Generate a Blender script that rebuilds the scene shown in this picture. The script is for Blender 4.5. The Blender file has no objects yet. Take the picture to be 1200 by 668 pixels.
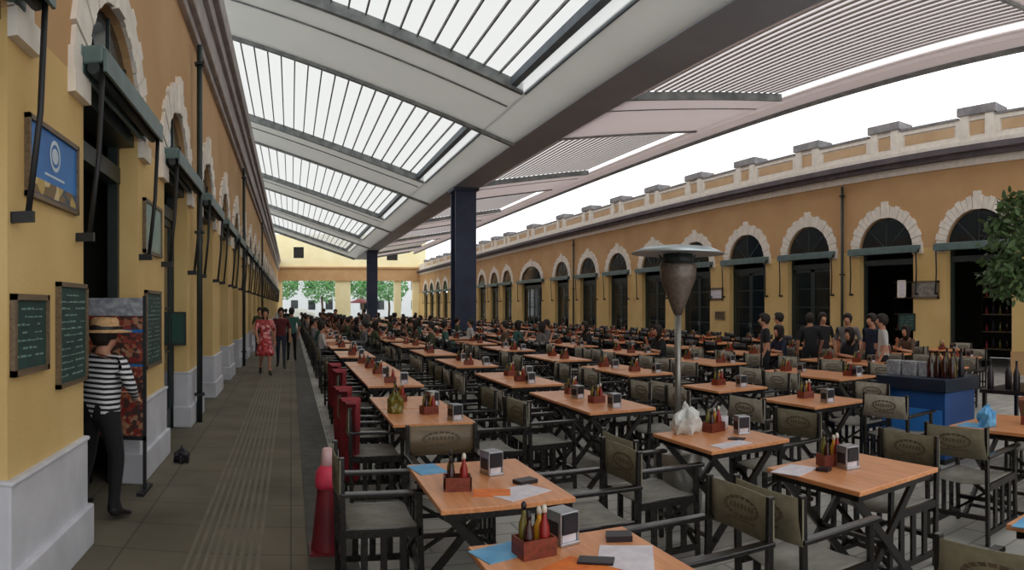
import bpy, bmesh, math, random
from mathutils import Vector, Matrix
random.seed(7)
S = bpy.context.scene
COL = S.collection
R = math.radians
EYE = 1.75
pi = math.pi

# ------------------------------------------------------------------ materials
def srgb(r, g, b):
    f = lambda c: (c/255/12.92) if c/255 <= .04045 else ((c/255+.055)/1.055)**2.4
    return (f(r), f(g), f(b), 1)

def mat(name, col, rough=.7, col2=None, scale=6, metal=0, bump=0, detail=4, spec=.5, bscale=None):
    m = bpy.data.materials.new(name); m.use_nodes = True
    nt = m.node_tree; b = nt.nodes['Principled BSDF']
    b.inputs['Roughness'].default_value = rough
    b.inputs['Metallic'].default_value = metal
    b.inputs['Specular IOR Level'].default_value = spec
    tc = nt.nodes.new('ShaderNodeTexCoord')
    no = nt.nodes.new('ShaderNodeTexNoise'); no.inputs['Scale'].default_value = scale; no.inputs['Detail'].default_value = detail
    nt.links.new(tc.outputs['Object'], no.inputs['Vector'])
    mx = nt.nodes.new('ShaderNodeMix'); mx.data_type = 'RGBA'
    c2 = col2 or tuple(c*.82 for c in col[:3])+(1,)
    mx.inputs[6].default_value = c2; mx.inputs[7].default_value = col
    rp = nt.nodes.new('ShaderNodeMapRange'); rp.inputs[1].default_value = .35; rp.inputs[2].default_value = .65
    nt.links.new(no.outputs['Fac'], rp.inputs[0]); nt.links.new(rp.outputs[0], mx.inputs[0])
    nt.links.new(mx.outputs[2], b.inputs['Base Color'])
    if bump:
        n2 = nt.nodes.new('ShaderNodeTexNoise'); n2.inputs['Scale'].default_value = bscale or scale*8
        nt.links.new(tc.outputs['Object'], n2.inputs['Vector'])
        bp = nt.nodes.new('ShaderNodeBump'); bp.inputs['Strength'].default_value = bump; bp.inputs['Distance'].default_value = .02
        nt.links.new(n2.outputs['Fac'], bp.inputs['Height']); nt.links.new(bp.outputs[0], b.inputs['Normal'])
    return m

def tilemat(name, c1, c2, mortar, sx, sy, msize=.01, rough=.7, offset=.5, mixn=.5):
    m = bpy.data.materials.new(name); m.use_nodes = True
    nt = m.node_tree; b = nt.nodes['Principled BSDF']; b.inputs['Roughness'].default_value = rough
    b.inputs['Specular IOR Level'].default_value = .3
    tc = nt.nodes.new('ShaderNodeTexCoord')
    br = nt.nodes.new('ShaderNodeTexBrick'); br.inputs['Scale'].default_value = 1
    br.inputs['Brick Width'].default_value = sx; br.inputs['Row Height'].default_value = sy
    br.inputs['Mortar Size'].default_value = msize; br.offset = offset
    br.inputs['Color1'].default_value = c1; br.inputs['Color2'].default_value = c2; br.inputs['Mortar'].default_value = mortar
    nt.links.new(tc.outputs['Object'], br.inputs['Vector'])
    no = nt.nodes.new('ShaderNodeTexNoise'); no.inputs['Scale'].default_value = 1.3; no.inputs['Detail'].default_value = 6
    nt.links.new(tc.outputs['Object'], no.inputs['Vector'])
    mx = nt.nodes.new('ShaderNodeMix'); mx.data_type = 'RGBA'; mx.blend_type = 'MULTIPLY'; mx.inputs[0].default_value = mixn
    rp = nt.nodes.new('ShaderNodeValToRGB'); rp.color_ramp.elements[0].position = .3; rp.color_ramp.elements[0].color = (.45,.45,.42,1)
    rp.color_ramp.elements[1].position = .7
    nt.links.new(no.outputs['Fac'], rp.inputs[0])
    nt.links.new(br.outputs['Color'], mx.inputs[6]); nt.links.new(rp.outputs[0], mx.inputs[7])
    nt.links.new(mx.outputs[2], b.inputs['Base Color'])
    return m

def woodmat(name, c1, c2, rough=.4, scale=3):
    m = bpy.data.materials.new(name); m.use_nodes = True
    nt = m.node_tree; b = nt.nodes['Principled BSDF']; b.inputs['Roughness'].default_value = rough
    tc = nt.nodes.new('ShaderNodeTexCoord'); mp = nt.nodes.new('ShaderNodeMapping'); mp.inputs['Scale'].default_value = (14, 1.2, 14)
    no = nt.nodes.new('ShaderNodeTexNoise'); no.inputs['Scale'].default_value = scale; no.inputs['Detail'].default_value = 5
    nt.links.new(tc.outputs['Object'], mp.inputs[0]); nt.links.new(mp.outputs[0], no.inputs['Vector'])
    rp = nt.nodes.new('ShaderNodeValToRGB'); rp.color_ramp.elements[0].position = .32; rp.color_ramp.elements[0].color = c1
    rp.color_ramp.elements[1].position = .68; rp.color_ramp.elements[1].color = c2
    nt.links.new(no.outputs['Fac'], rp.inputs[0]); nt.links.new(rp.outputs[0], b.inputs['Base Color'])
    return m

def panelmat(name, tr, tl, col):
    """translucent roofing sheet: part clear, part milky"""
    m = bpy.data.materials.new(name); m.use_nodes = True
    nt = m.node_tree; nt.nodes.clear()
    o = nt.nodes.new('ShaderNodeOutputMaterial')
    a = nt.nodes.new('ShaderNodeBsdfTransparent'); a.inputs[0].default_value = (tr*col[0], tr*col[1], tr*col[2], 1)
    t = nt.nodes.new('ShaderNodeBsdfTranslucent'); t.inputs[0].default_value = (tl*col[0], tl*col[1], tl*col[2], 1)
    mx = nt.nodes.new('ShaderNodeMixShader'); mx.inputs[0].default_value = .35
    nt.links.new(a.outputs[0], mx.inputs[1]); nt.links.new(t.outputs[0], mx.inputs[2]); nt.links.new(mx.outputs[0], o.inputs[0])
    return m

def foodmat(name, cols, scale=14):
    """printed sheet with blotches of colour"""
    m = bpy.data.materials.new(name); m.use_nodes = True
    nt = m.node_tree; b = nt.nodes['Principled BSDF']; b.inputs['Roughness'].default_value = .5
    tc = nt.nodes.new('ShaderNodeTexCoord'); v = nt.nodes.new('ShaderNodeTexVoronoi'); v.inputs['Scale'].default_value = scale
    nt.links.new(tc.outputs['Object'], v.inputs['Vector'])
    sp = nt.nodes.new('ShaderNodeSeparateColor'); nt.links.new(v.outputs['Color'], sp.inputs[0])
    rp = nt.nodes.new('ShaderNodeValToRGB'); rp.color_ramp.interpolation = 'CONSTANT'
    e = rp.color_ramp.elements
    e[0].position = 0; e[0].color = cols[0]; e[1].position = 1/len(cols); e[1].color = cols[1]
    for i, c in enumerate(cols[2:]):
        n = e.new((i+2)/len(cols)); n.color = c
    nt.links.new(sp.outputs[0], rp.inputs[0]); nt.links.new(rp.outputs[0], b.inputs['Base Color'])
    return m

M = {}
M['yellow'] = mat('yellow_stucco', srgb(218,187,126), .85, srgb(208,174,112), 1.2, bump=.15, bscale=40)
M['ochre'] = mat('ochre_stucco', srgb(198,160,114), .85, srgb(188,148,102), .8, bump=.15, bscale=40)
M['lemon'] = mat('lemon_stucco', srgb(250,240,196), .85, srgb(244,230,180), .8)
M['white'] = mat('white_plinth_paint', srgb(212,212,218), .7, srgb(194,194,200), 2.5, bump=.1)
M['trimwhite'] = mat('white_moulding', srgb(236,228,216), .75, srgb(222,214,202), 6, bump=.06)
M['cornice'] = mat('grey_cornice', srgb(176,168,164), .8, srgb(156,148,146), 3)
M['ledge'] = mat('dark_ledge', srgb(110,100,104), .8, srgb(90,84,88), 3)
M['coping'] = mat('grey_coping', srgb(150,146,146), .8, srgb(120,118,120), 3)
M['panel_o'] = mat('orange_panel', srgb(206,174,136), .85, srgb(196,162,124), 2)
M['dkgreen'] = mat('dark_green_metal', srgb(38,50,48), .45, srgb(30,40,38), 4)
M['awn'] = mat('awning_green', srgb(94,114,112), .45, srgb(74,94,92), 4)
M['awndark'] = mat('awning_dark', srgb(34,42,42), .6, srgb(26,32,34), 4)
M['black'] = mat('black_iron', srgb(28,28,30), .5, srgb(20,20,22), 6)
M['glass'] = mat('dark_door_glass', srgb(26,36,40), .08, srgb(20,28,32), 1.5, spec=.6)
M['room'] = mat('interior_shade_dark', srgb(44,42,38), .9, srgb(32,31,29), 1)  # interior shade put into the colour so the openings read black
def membrane(name, col, t):
    m = mat(name, col, .6, tuple(c*.93 for c in col[:3])+(1,), .6); nt = m.node_tree
    o = [n for n in nt.nodes if n.type == 'OUTPUT_MATERIAL'][0]; b = nt.nodes['Principled BSDF']
    tl = nt.nodes.new('ShaderNodeBsdfTranslucent'); tl.inputs[0].default_value = col
    mx = nt.nodes.new('ShaderNodeMixShader'); mx.inputs[0].default_value = t
    nt.links.new(b.outputs[0], mx.inputs[1]); nt.links.new(tl.outputs[0], mx.inputs[2]); nt.links.new(mx.outputs[0], o.inputs[0])
    return m
M['roofgrey'] = membrane('grey_roof_membrane', srgb(222,222,218), .50)
M['roofpink'] = membrane('pale_roof_membrane', srgb(230,222,220), .58)
M['beam'] = mat('beam_dark_grey', srgb(164,172,184), .6, srgb(152,160,172), .6)
M['mull'] = mat('mullion_grey', srgb(136,140,138), .5, srgb(100,104,104), 3)
M['slate'] = mat('slate_blue_edge', srgb(104,118,128), .5, srgb(90,102,112), 3)
M['barpale'] = mat('pale_glazing_bar', srgb(196,186,184), .5, srgb(182,172,170), 3)
M['gutter'] = mat('gutter_zinc', srgb(200,210,214), .35, srgb(170,182,188), 2, metal=.6)
M['navy'] = mat('navy_column_paint', srgb(46,56,84), .55, srgb(34,42,66), 1.5)
M['walk'] = tilemat('walkway_paving', srgb(122,114,97), srgb(113,106,90), srgb(88,83,72), .6, .6, .008, .75, 0, .7)
M['rib'] = mat('ribbed_paving', srgb(122,115,98), .75, srgb(110,104,90), 3)
M['plaza'] = tilemat('plaza_stone', srgb(200,198,192), srgb(182,180,175), srgb(150,148,144), .5, .25, .01, .7, .5, .6)
M['kerb'] = mat('kerb_stone', srgb(86,84,78), .8, srgb(70,68,64), 5)
M['top'] = woodmat('table_wood', srgb(204,134,86), srgb(226,158,108), .32)
M['darkwood'] = woodmat('dark_lacquered_wood', srgb(26,24,23), srgb(38,35,33), .24)
M['canvas'] = mat('taupe_canvas', srgb(130,124,102), .9, srgb(112,107,88), 16)
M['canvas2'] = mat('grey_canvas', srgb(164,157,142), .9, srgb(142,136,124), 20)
M['seatc'] = mat('pale_canvas_seat', srgb(150,148,138), .9, srgb(132,130,122), 12)
M['emblem'] = mat('brown_print', srgb(98,84,66), .9, srgb(84,72,58), 30)
M['steel'] = mat('brushed_steel', srgb(190,192,196), .3, srgb(165,168,172), 8, metal=.9)
M['pole'] = mat('heater_pole_steel', srgb(150,148,142), .35, srgb(130,128,122), 8, metal=.7)
M['caddy'] = woodmat('reddish_caddy_wood', srgb(96,38,26), srgb(134,60,38), .5)
M['bottle'] = mat('dark_sauce', srgb(60,20,14), .15, srgb(44,14,10), 8)
M['ketchup'] = mat('ketchup_red', srgb(150,28,24), .3, srgb(130,20,18), 8)
M['mustard'] = mat('mustard_yellow', srgb(220,160,40), .4, srgb(200,140,30), 8)
M['oil'] = mat('olive_oil', srgb(120,110,40), .12, srgb(96,90,30), 8)
M['cap'] = mat('cream_cap', srgb(220,215,200), .4)
M['paper'] = mat('menu_paper', srgb(226,220,226), .8, srgb(206,200,208), 14)
M['bluepaper'] = mat('sky_blue_card', srgb(110,175,215), .6, srgb(80,150,200), 8)
M['orange'] = mat('orange_print', srgb(235,130,50), .6, srgb(215,105,40), 14)
M['pack'] = mat('black_plastic', srgb(34,26,34), .4, srgb(24,20,26), 9)
M['bag'] = mat('white_plastic_bag', srgb(214,216,212), .45, srgb(190,192,188), 9)
M['bluebar'] = mat('royal_blue_panel', srgb(34,84,150), .4, srgb(26,70,130), 2)
M['bluefront'] = mat('bright_blue_panel', srgb(60,140,222), .4, srgb(48,122,204), 2)
M['navytop'] = mat('navy_counter_top', srgb(22,40,62), .35, srgb(18,32,52), 3)
M['red'] = mat('dark_red_plastic', srgb(124,18,34), .5, srgb(98,12,24), 5)
M['pink'] = mat('bright_pink_red', srgb(220,60,90), .5, srgb(200,48,76), 9)
M['collar'] = mat('pale_pink_band', srgb(226,190,190), .5, srgb(210,170,172), 9)
M['redcloth'] = mat('red_cloth', srgb(150,30,42), .9, srgb(116,20,30), 9)
M['chalk'] = mat('green_chalkboard', srgb(40,70,64), .7, srgb(30,56,52), 5)
M['chalkline'] = mat('chalk_strokes', srgb(120,150,140), .9)
M['boardframe'] = woodmat('brown_board_frame', srgb(92,76,56), srgb(120,102,78), .5)
M['poster'] = mat('blue_poster', srgb(36,120,190), .4, srgb(24,98,168), 3)
M['posterw'] = mat('white_poster_print', srgb(210,225,235), .5)
M['postery'] = foodmat('poster_pictures', [srgb(190,160,90), srgb(120,96,60), srgb(210,190,140), srgb(70,80,90)], 10)
M['menupic'] = foodmat('menu_pictures', [srgb(130,50,36), srgb(70,36,28), srgb(150,90,60), srgb(60,44,40), srgb(120,30,26), srgb(160,120,90), srgb(48,34,30)], 26)
M['header'] = mat('grey_header', srgb(170,172,176), .5, srgb(120,124,134), 18)
M['leaf'] = mat('leaf_green', srgb(84,108,60), .6, srgb(56,80,42), 5)
M['leaf2'] = mat('tree_green', srgb(120,170,110), .7, srgb(86,140,80), 1)
M['bark'] = mat('bark', srgb(90,70,50), .9)
M['pot'] = mat('terracotta', srgb(150,90,64), .8)
M['skin'] = mat('skin', srgb(190,140,112), .6, srgb(178,126,100), 8)
M['hair'] = mat('dark_hair', srgb(38,28,22), .7, srgb(26,20,16), 20)
M['straw'] = mat('straw_hat', srgb(206,166,120), .8, srgb(180,140,96), 30)
M['pants'] = mat('black_trousers', srgb(24,24,28), .9, srgb(18,18,20), 9)
M['jeans'] = mat('dark_jeans', srgb(44,52,70), .9, srgb(34,42,58), 9)
M['shoe'] = mat('shoe_leather', srgb(30,26,24), .5)
SH = {}
for k, c in dict(black=(34,34,38), navy=(36,44,66), grey=(112,110,110), white=(196,194,192), maroon=(98,36,40), olive=(72,80,56), teal=(60,100,92), brown=(96,74,58)).items():
    SH[k] = mat(k+'_shirt', srgb(*c), .9, None, 8)
SH['floral'] = foodmat('red_floral_dress', [srgb(196,60,64), srgb(226,160,160), srgb(150,30,40), srgb(216,120,120), srgb(170,44,50)], 16)
def stripemat():
    m = bpy.data.materials.new('striped_shirt'); m.use_nodes = True
    nt = m.node_tree; b = nt.nodes['Principled BSDF']; b.inputs['Roughness'].default_value = .9
    tc = nt.nodes.new('ShaderNodeTexCoord'); w = nt.nodes.new('ShaderNodeTexWave'); w.bands_direction = 'Z'; w.inputs['Scale'].default_value = 7
    nt.links.new(tc.outputs['Object'], w.inputs['Vector'])
    rp = nt.nodes.new('ShaderNodeValToRGB'); rp.color_ramp.interpolation = 'CONSTANT'
    rp.color_ramp.elements[0].color = srgb(24,24,30); rp.color_ramp.elements[1].position = .5; rp.color_ramp.elements[1].color = srgb(214,214,216)
    nt.links.new(w.outputs['Fac'], rp.inputs[0]); nt.links.new(rp.outputs[0], b.inputs['Base Color'])
    return m
SH['striped'] = stripemat()
M['sheetL'] = panelmat('roof_sheet_clear', .70, .80, (1,1,.985))
M['sheetR'] = panelmat('roof_sheet_milky', .70, .72, (1,.965,.955))

# ------------------------------------------------------------------ mesh builder
class MB:
    def __init__(s): s.v = []; s.f = []; s.m = []; s.cur = 0; s.smooth = []
    def face(s, idx, sm=False): s.f.append(idx); s.m.append(s.cur); s.smooth.append(sm)
    def poly(s, pts, sm=False):
        n = len(s.v); s.v += [tuple(p) for p in pts]; s.face(list(range(n, n+len(pts))), sm)
    def box(s, x0, x1, y0, y1, z0, z1):
        n = len(s.v)
        s.v += [(x0,y0,z0),(x1,y0,z0),(x1,y1,z0),(x0,y1,z0),(x0,y0,z1),(x1,y0,z1),(x1,y1,z1),(x0,y1,z1)]
        for q in ((3,2,1,0),(4,5,6,7),(0,1,5,4),(1,2,6,5),(2,3,7,6),(3,0,4,7)): s.face([n+i for i in q])
    def bar(s, a, b, w, h=None, up=(0,0,1)):
        """rectangular bar from a to b"""
        a = Vector(a); b = Vector(b); h = h or w
        d = (b-a).normalized(); u = Vector(up)
        if abs(d.dot(u)) > .98: u = Vector((1,0,0))
        x = d.cross(u).normalized(); y = x.cross(d).normalized()
        n = len(s.v)
        for p in (a, b):
            for sx, sy in ((-1,-1),(1,-1),(1,1),(-1,1)): s.v.append(tuple(p + x*sx*w/2 + y*sy*h/2))
        for q in ((3,2,1,0),(4,5,6,7),(0,1,5,4),(1,2,6,5),(2,3,7,6),(3,0,4,7)): s.face([n+i for i in q])
    def lathe(s, prof, c=(0,0,0), seg=16, cap=True):
        """prof: list of (r, z)"""
        n = len(s.v)
        for r, z in prof:
            for i in range(seg):
                a = 2*pi*i/seg; s.v.append((c[0]+r*math.cos(a), c[1]+r*math.sin(a), c[2]+z))
        for j in range(len(prof)-1):
            for i in range(seg):
                s.face([n+j*seg+i, n+j*seg+(i+1)%seg, n+(j+1)*seg+(i+1)%seg, n+(j+1)*seg+i], True)
        if cap:
            s.face([n+i for i in range(seg)][::-1]); s.face([n+(len(prof)-1)*seg+i for i in range(seg)])
    def tube(s, pts, r, seg=8):
        pts = [Vector(p) for p in pts]; n = len(s.v)
        for i, p in enumerate(pts):
            d = (pts[min(i+1, len(pts)-1)] - pts[max(i-1, 0)]).normalized()
            u = Vector((0,0,1)) if abs(d.z) < .95 else Vector((1,0,0))
            x = d.cross(u).normalized(); y = x.cross(d)
            for k in range(seg):
                a = 2*pi*k/seg; s.v.append(tuple(p + x*math.cos(a)*r + y*math.sin(a)*r))
        for j in range(len(pts)-1):
            for k in range(seg): s.face([n+j*seg+k, n+j*seg+(k+1)%seg, n+(j+1)*seg+(k+1)%seg, n+(j+1)*seg+k], True)
        s.face([n+k for k in range(seg)][::-1]); s.face([n+(len(pts)-1)*seg+k for k in range(seg)])
    def build(s, name, mats, parent=None, loc=(0,0,0), rz=0):
        if not isinstance(mats, (list, tuple)): mats = [mats]
        me = bpy.data.meshes.new(name); me.from_pydata(s.v, [], s.f)
        for m in mats: me.materials.append(m)
        me.polygons.foreach_set('material_index', s.m); me.polygons.foreach_set('use_smooth', s.smooth)
        me.update()
        o = bpy.data.objects.new(name, me); COL.objects.link(o)
        o.parent = parent; o.location = loc; o.rotation_euler = (0,0,rz)
        return o

def tag(o, label, cat, group=None, kind=None):
    o['label'] = label; o['category'] = cat
    if group: o['group'] = group
    if kind: o['kind'] = kind
    return o
def struct(o, label=None):
    o['kind'] = 'structure'
    if label: o['label'] = label
    return o
def empty(name, loc=(0,0,0), rz=0):
    o = bpy.data.objects.new(name, None); COL.objects.link(o); o.location = loc; o.rotation_euler = (0,0,rz)
    o.empty_display_size = .1
    return o
def copy_tree(o, parent=None):
    c = o.copy(); COL.objects.link(c); c.parent = parent
    for ch in o.children: copy_tree(ch, c)
    return c
def bevel(o, w=.005, seg=2):
    m = o.modifiers.new('bevel', 'BEVEL'); m.width = w; m.segments = seg; m.limit_method = 'ANGLE'
    return o
def at(px, h, r=None):
    pass

# ------------------------------------------------------------------ setting: floors
YEND = 80.0
XL, XR = -1.5, 15.2
mb = MB(); mb.box(-6, .16, -4, YEND+1, -.2, 0); struct(mb.build('floor', M['walk']), 'grey paved walkway along the yellow arcade')
mb = MB(); mb.box(.16, 20, -4, YEND+1, -.2, -.004); struct(mb.build('floor', M['plaza']), 'pale stone plaza paving under the tables')
mb = MB(); mb.box(.12, .46, -4, YEND, -.1, .012); struct(mb.build('trim_1', M['kerb']), 'dark kerb strip between walkway and tables')
mb = MB()
for i in range(9):
    x = -.72+.06*i; mb.box(x, x+.03, -3, YEND, 0, .006)
struct(mb.build('trim_2', M['rib']), 'ribbed tactile strip down the walkway')
mb = MB(); mb.box(-60, 80, YEND+1, 160, -.2, -.02); struct(mb.build('ground', M['plaza']), 'pale street beyond the hall')

# ------------------------------------------------------------------ arcade walls
SPR, SEG = 3.38, 14
def arcade(mb, xf, depth, opens, y0, y1, ztop):
    """wall with round-headed openings; xf = face, depth signed away from the hall"""
    xb = xf+depth
    cur = y0
    for yc, hw in opens:
        rz = hw*1.0
        mb.cur = 1; mb.box(min(xf,xb), max(xf,xb), cur, yc-hw, 0, SPR); mb.cur = 0; mb.box(min(xf,xb), max(xf,xb), cur, yc-hw, SPR, ztop)
        pts = [(yc-hw*math.cos(pi*i/SEG), SPR+min(rz,.95)*math.sin(pi*i/SEG)) for i in range(SEG+1)]
        for i in range(SEG):
            (a, za), (b, zb) = pts[i], pts[i+1]
            mb.poly([(xf,a,za),(xf,b,zb),(xf,b,ztop),(xf,a,ztop)])
            mb.poly([(xb,a,za),(xb,b,zb),(xb,b,ztop),(xb,a,ztop)])
            mb.poly([(xf,a,za),(xf,b,zb),(xb,b,zb),(xb,a,za)])
        mb.poly([(xf,yc-hw,ztop),(xf,yc+hw,ztop),(xb,yc+hw,ztop),(xb,yc-hw,ztop)])
        cur = yc+hw
    mb.cur = 1; mb.box(min(xf,xb), max(xf,xb), cur, y1, 0, SPR); mb.cur = 0; mb.box(min(xf,xb), max(xf,xb), cur, y1, SPR, ztop)

def surround(mb, xf, out, yc, hw, seg=22):
    """scalloped white archivolt of radiating blocks standing proud of the wall"""
    rz = min(hw,.95)
    for i in range(seg):
        a0 = pi*i/seg; a1 = pi*(i+1)/seg - .012
        big = i % 2 == 0
        w = .36 if big else .32
        t = .045 if big else .035
        P = lambda a, e: (yc-(hw+e)*math.cos(a), SPR+(rz+e)*math.sin(a))
        q = [P(a0,.0), P(a1,.0), P(a1,w), P(a0,w)]
        n = len(mb.v)
        for x in (xf, xf+out*t):
            for y, z in q: mb.v.append((x, y, z))
        for k in ((0,1,2,3),(4,5,6,7),(0,1,5,4),(1,2,6,5),(2,3,7,6),(3,0,4,7)): mb.face([n+j for j in k])
    # keystone, impost blocks
    mb.box(min(xf,xf+out*.07), max(xf,xf+out*.07), yc-.12, yc+.12, SPR+rz-.02, SPR+rz+.46)
    for s_ in (-1, 1):
        a, b = sorted((yc+s_*hw, yc+s_*(hw+.36)))
        mb.box(min(xf,xf+out*.06), max(xf,xf+out*.06), a, b, SPR-.16, SPR)

LEFT = [(5.68+3.2*k, .9) for k in range(-2, 24) if 5.68+3.2*k < YEND-2]
LEFT = [((2.5, .9) if abs(y-2.48) < .1 else (y, h)) for y, h in LEFT]
RIGHT = [(6.4,1.02),(9.62,1.02),(12.8,1.02),(16.07,1.0),(19.3,1.02),(22.6,1.02),(25.9,1.02),(29.3,1.02),(32.7,1.02),(36.3,1.02),(41.4,1.85),(46.4,1.02),(49.5,1.02),(52.9,1.02),(56.2,1.02),(59.5,1.02),(62.8,1.02),(66.1,1.02),(69.4,1.02),(72.7,1.02),(76,1.02)]
RIGHT = [(3.2,1.02)] + RIGHT
mb = MB(); arcade(mb, XL, -.28, LEFT, -4, YEND, 7.0); struct(mb.build('wall_left', [M['ochre'], M['yellow']]), 'yellow arcade wall beside the walkway')
mb = MB(); arcade(mb, XR, .3, RIGHT, -4, YEND, 6.3); struct(mb.build('wall_right', [M['ochre'], M['yellow']]), 'ochre arcade wall across the hall')
# shop rooms behind, their shade put into a near-black wall colour
mb = MB(); mb.box(-6.2,-6,-4,YEND,0,7); mb.box(-6,XL-.28,-4,YEND,5,5.2); mb.box(-6,XL-.28,7.3,7.45,0,5); mb.box(-6,XL-.28,3.9,4.05,0,5); struct(mb.build('wall_left', M['room']), 'shade-dark back wall of the shops with added light-blocking partitions')  # cross partitions added to keep other bays' light out of the open doorway
mb = MB(); mb.box(20,20.2,-4,YEND,0,6.3); mb.box(XR+.3,20,-4,YEND,5,5.2); struct(mb.build('wall_right', M['room']), 'shade-dark back wall of the shops with added light-blocking partitions')
n = 0
for yc, hw in LEFT:
    mb = MB(); surround(mb, XL, 1, yc, hw); struct(mb.build('trim_%d' % (10+n), M['trimwhite']), 'white scalloped arch surround'); n += 1
for yc, hw in RIGHT:
    mb = MB(); surround(mb, XR, -1, yc, hw); struct(mb.build('trim_%d' % (10+n), M['trimwhite']), 'white scalloped arch surround'); n += 1
# plinths: one per pier, two steps
def piers(opens, y0, y1):
    cur = y0; out = []
    for yc, hw in opens: out.append((cur, yc-hw)); cur = yc+hw
    out.append((cur, y1)); return out
for i, (a, b) in enumerate(piers(LEFT, -4, YEND)):
    mb = MB()
    mb.box(XL-.28, XL+.03, a-.02, b+.02, 0, .79); mb.box(XL-.28, XL+.045, a-.03, b+.03, .77, .80)
    mb.box(XL-.28, XL+.07, a-.05, b+.05, 0, .30)
    bevel(struct(mb.build('baseboard_left', M['white']), 'white stepped plinth of the arcade pier'), .012)
for i, (a, b) in enumerate(piers(RIGHT, -4, YEND)):
    mb = MB(); mb.box(XR-.03, XR+.3, a-.02, b+.02, 0, .6)
    struct(mb.build('baseboard_right', M['ochre']), 'low plinth of the arcade pier')
# left cornice: stepped mouldings
mb = MB()
for z0, z1, d in ((5.80,5.95,.10),(5.95,6.12,.2),(6.30,6.62,.12),(6.62,6.9,.22),(6.9,7.3,.34)): mb.box(XL-.1, XL+d*.85, -4, YEND, z0, z1)
mb.box(XL-.1, XL+.06, -4, YEND, 6.12, 6.3)
bevel(struct(mb.build('trim_3', M['cornice']), 'grey stepped cornice above the yellow arcade'), .02)
# right cornice, ledge and parapet
mb = MB(); mb.box(XR-.35, XR+.1, -4, YEND, 5.80, 5.95); mb.box(XR-.22, XR+.1, -4, YEND, 5.68, 5.80)
struct(mb.build('trim_4', M['ledge']), 'dark projecting ledge below the parapet')
mb = MB(); mb.box(XR-.12, XR+.1, -4, YEND, 5.95, 6.12); mb.box(XR-.05, XR+.1, -4, YEND, 5.48, 5.68)
struct(mb.build('trim_5', M['trimwhite']), 'pale moulding on the cornice')
mb = MB(); pm = MB(); cp = MB()
mb.box(XR-.02, XR+.35, -4, YEND, 6.12, 6.72)
yb = [y for y, h in RIGHT]
for y in yb:
    mb.box(XR-.09, XR+.45, y-.52, y-.26, 6.12, 6.8); mb.box(XR-.09, XR+.45, y+.26, y+.52, 6.12, 6.8)
    mb.box(XR-.05, XR+.4, y-.26, y+.26, 6.66, 6.8); mb.box(XR-.05, XR+.4, y-.26, y+.26, 6.12, 6.26)
    cp.box(XR-.12, XR+.5, y-.6, y+.6, 6.8, 7.02)
    pm.box(XR-.03, XR+.1, y-.24, y+.24, 6.28, 6.64)
for a, b in zip(yb[:-1], yb[1:]):
    L_ = b-a
    mb.box(XR-.05, XR+.4, a+.52, b-.52, 6.12, 6.26); mb.box(XR-.05, XR+.4, a+.52, b-.52, 6.6, 6.72)
    mid = (a+b)/2; k = max(1, round((L_-1.3)/1.8)); w_ = (L_-1.04)/k
    for j in range(k):
        c0 = a+.52+w_*j
        pm.box(XR-.03, XR+.1, c0+.22, c0+w_-.22, 6.3, 6.56)
        mb.box(XR-.055, XR+.1, c0, c0+.16, 6.12, 6.7); mb.box(XR-.055, XR+.1, c0+w_-.16, c0+w_, 6.12, 6.7)
    cp.box(XR-.08, XR+.42, a+.6, b-.6, 6.72, 6.78)
struct(mb.build('trim_6', M['trimwhite']), 'white parapet with pilasters above the cornice')
struct(pm.build('trim_7', M['panel_o']), 'recessed orange parapet panels')
struct(cp.build('trim_8', M['coping']), 'grey raised coping blocks on the parapet')

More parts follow.
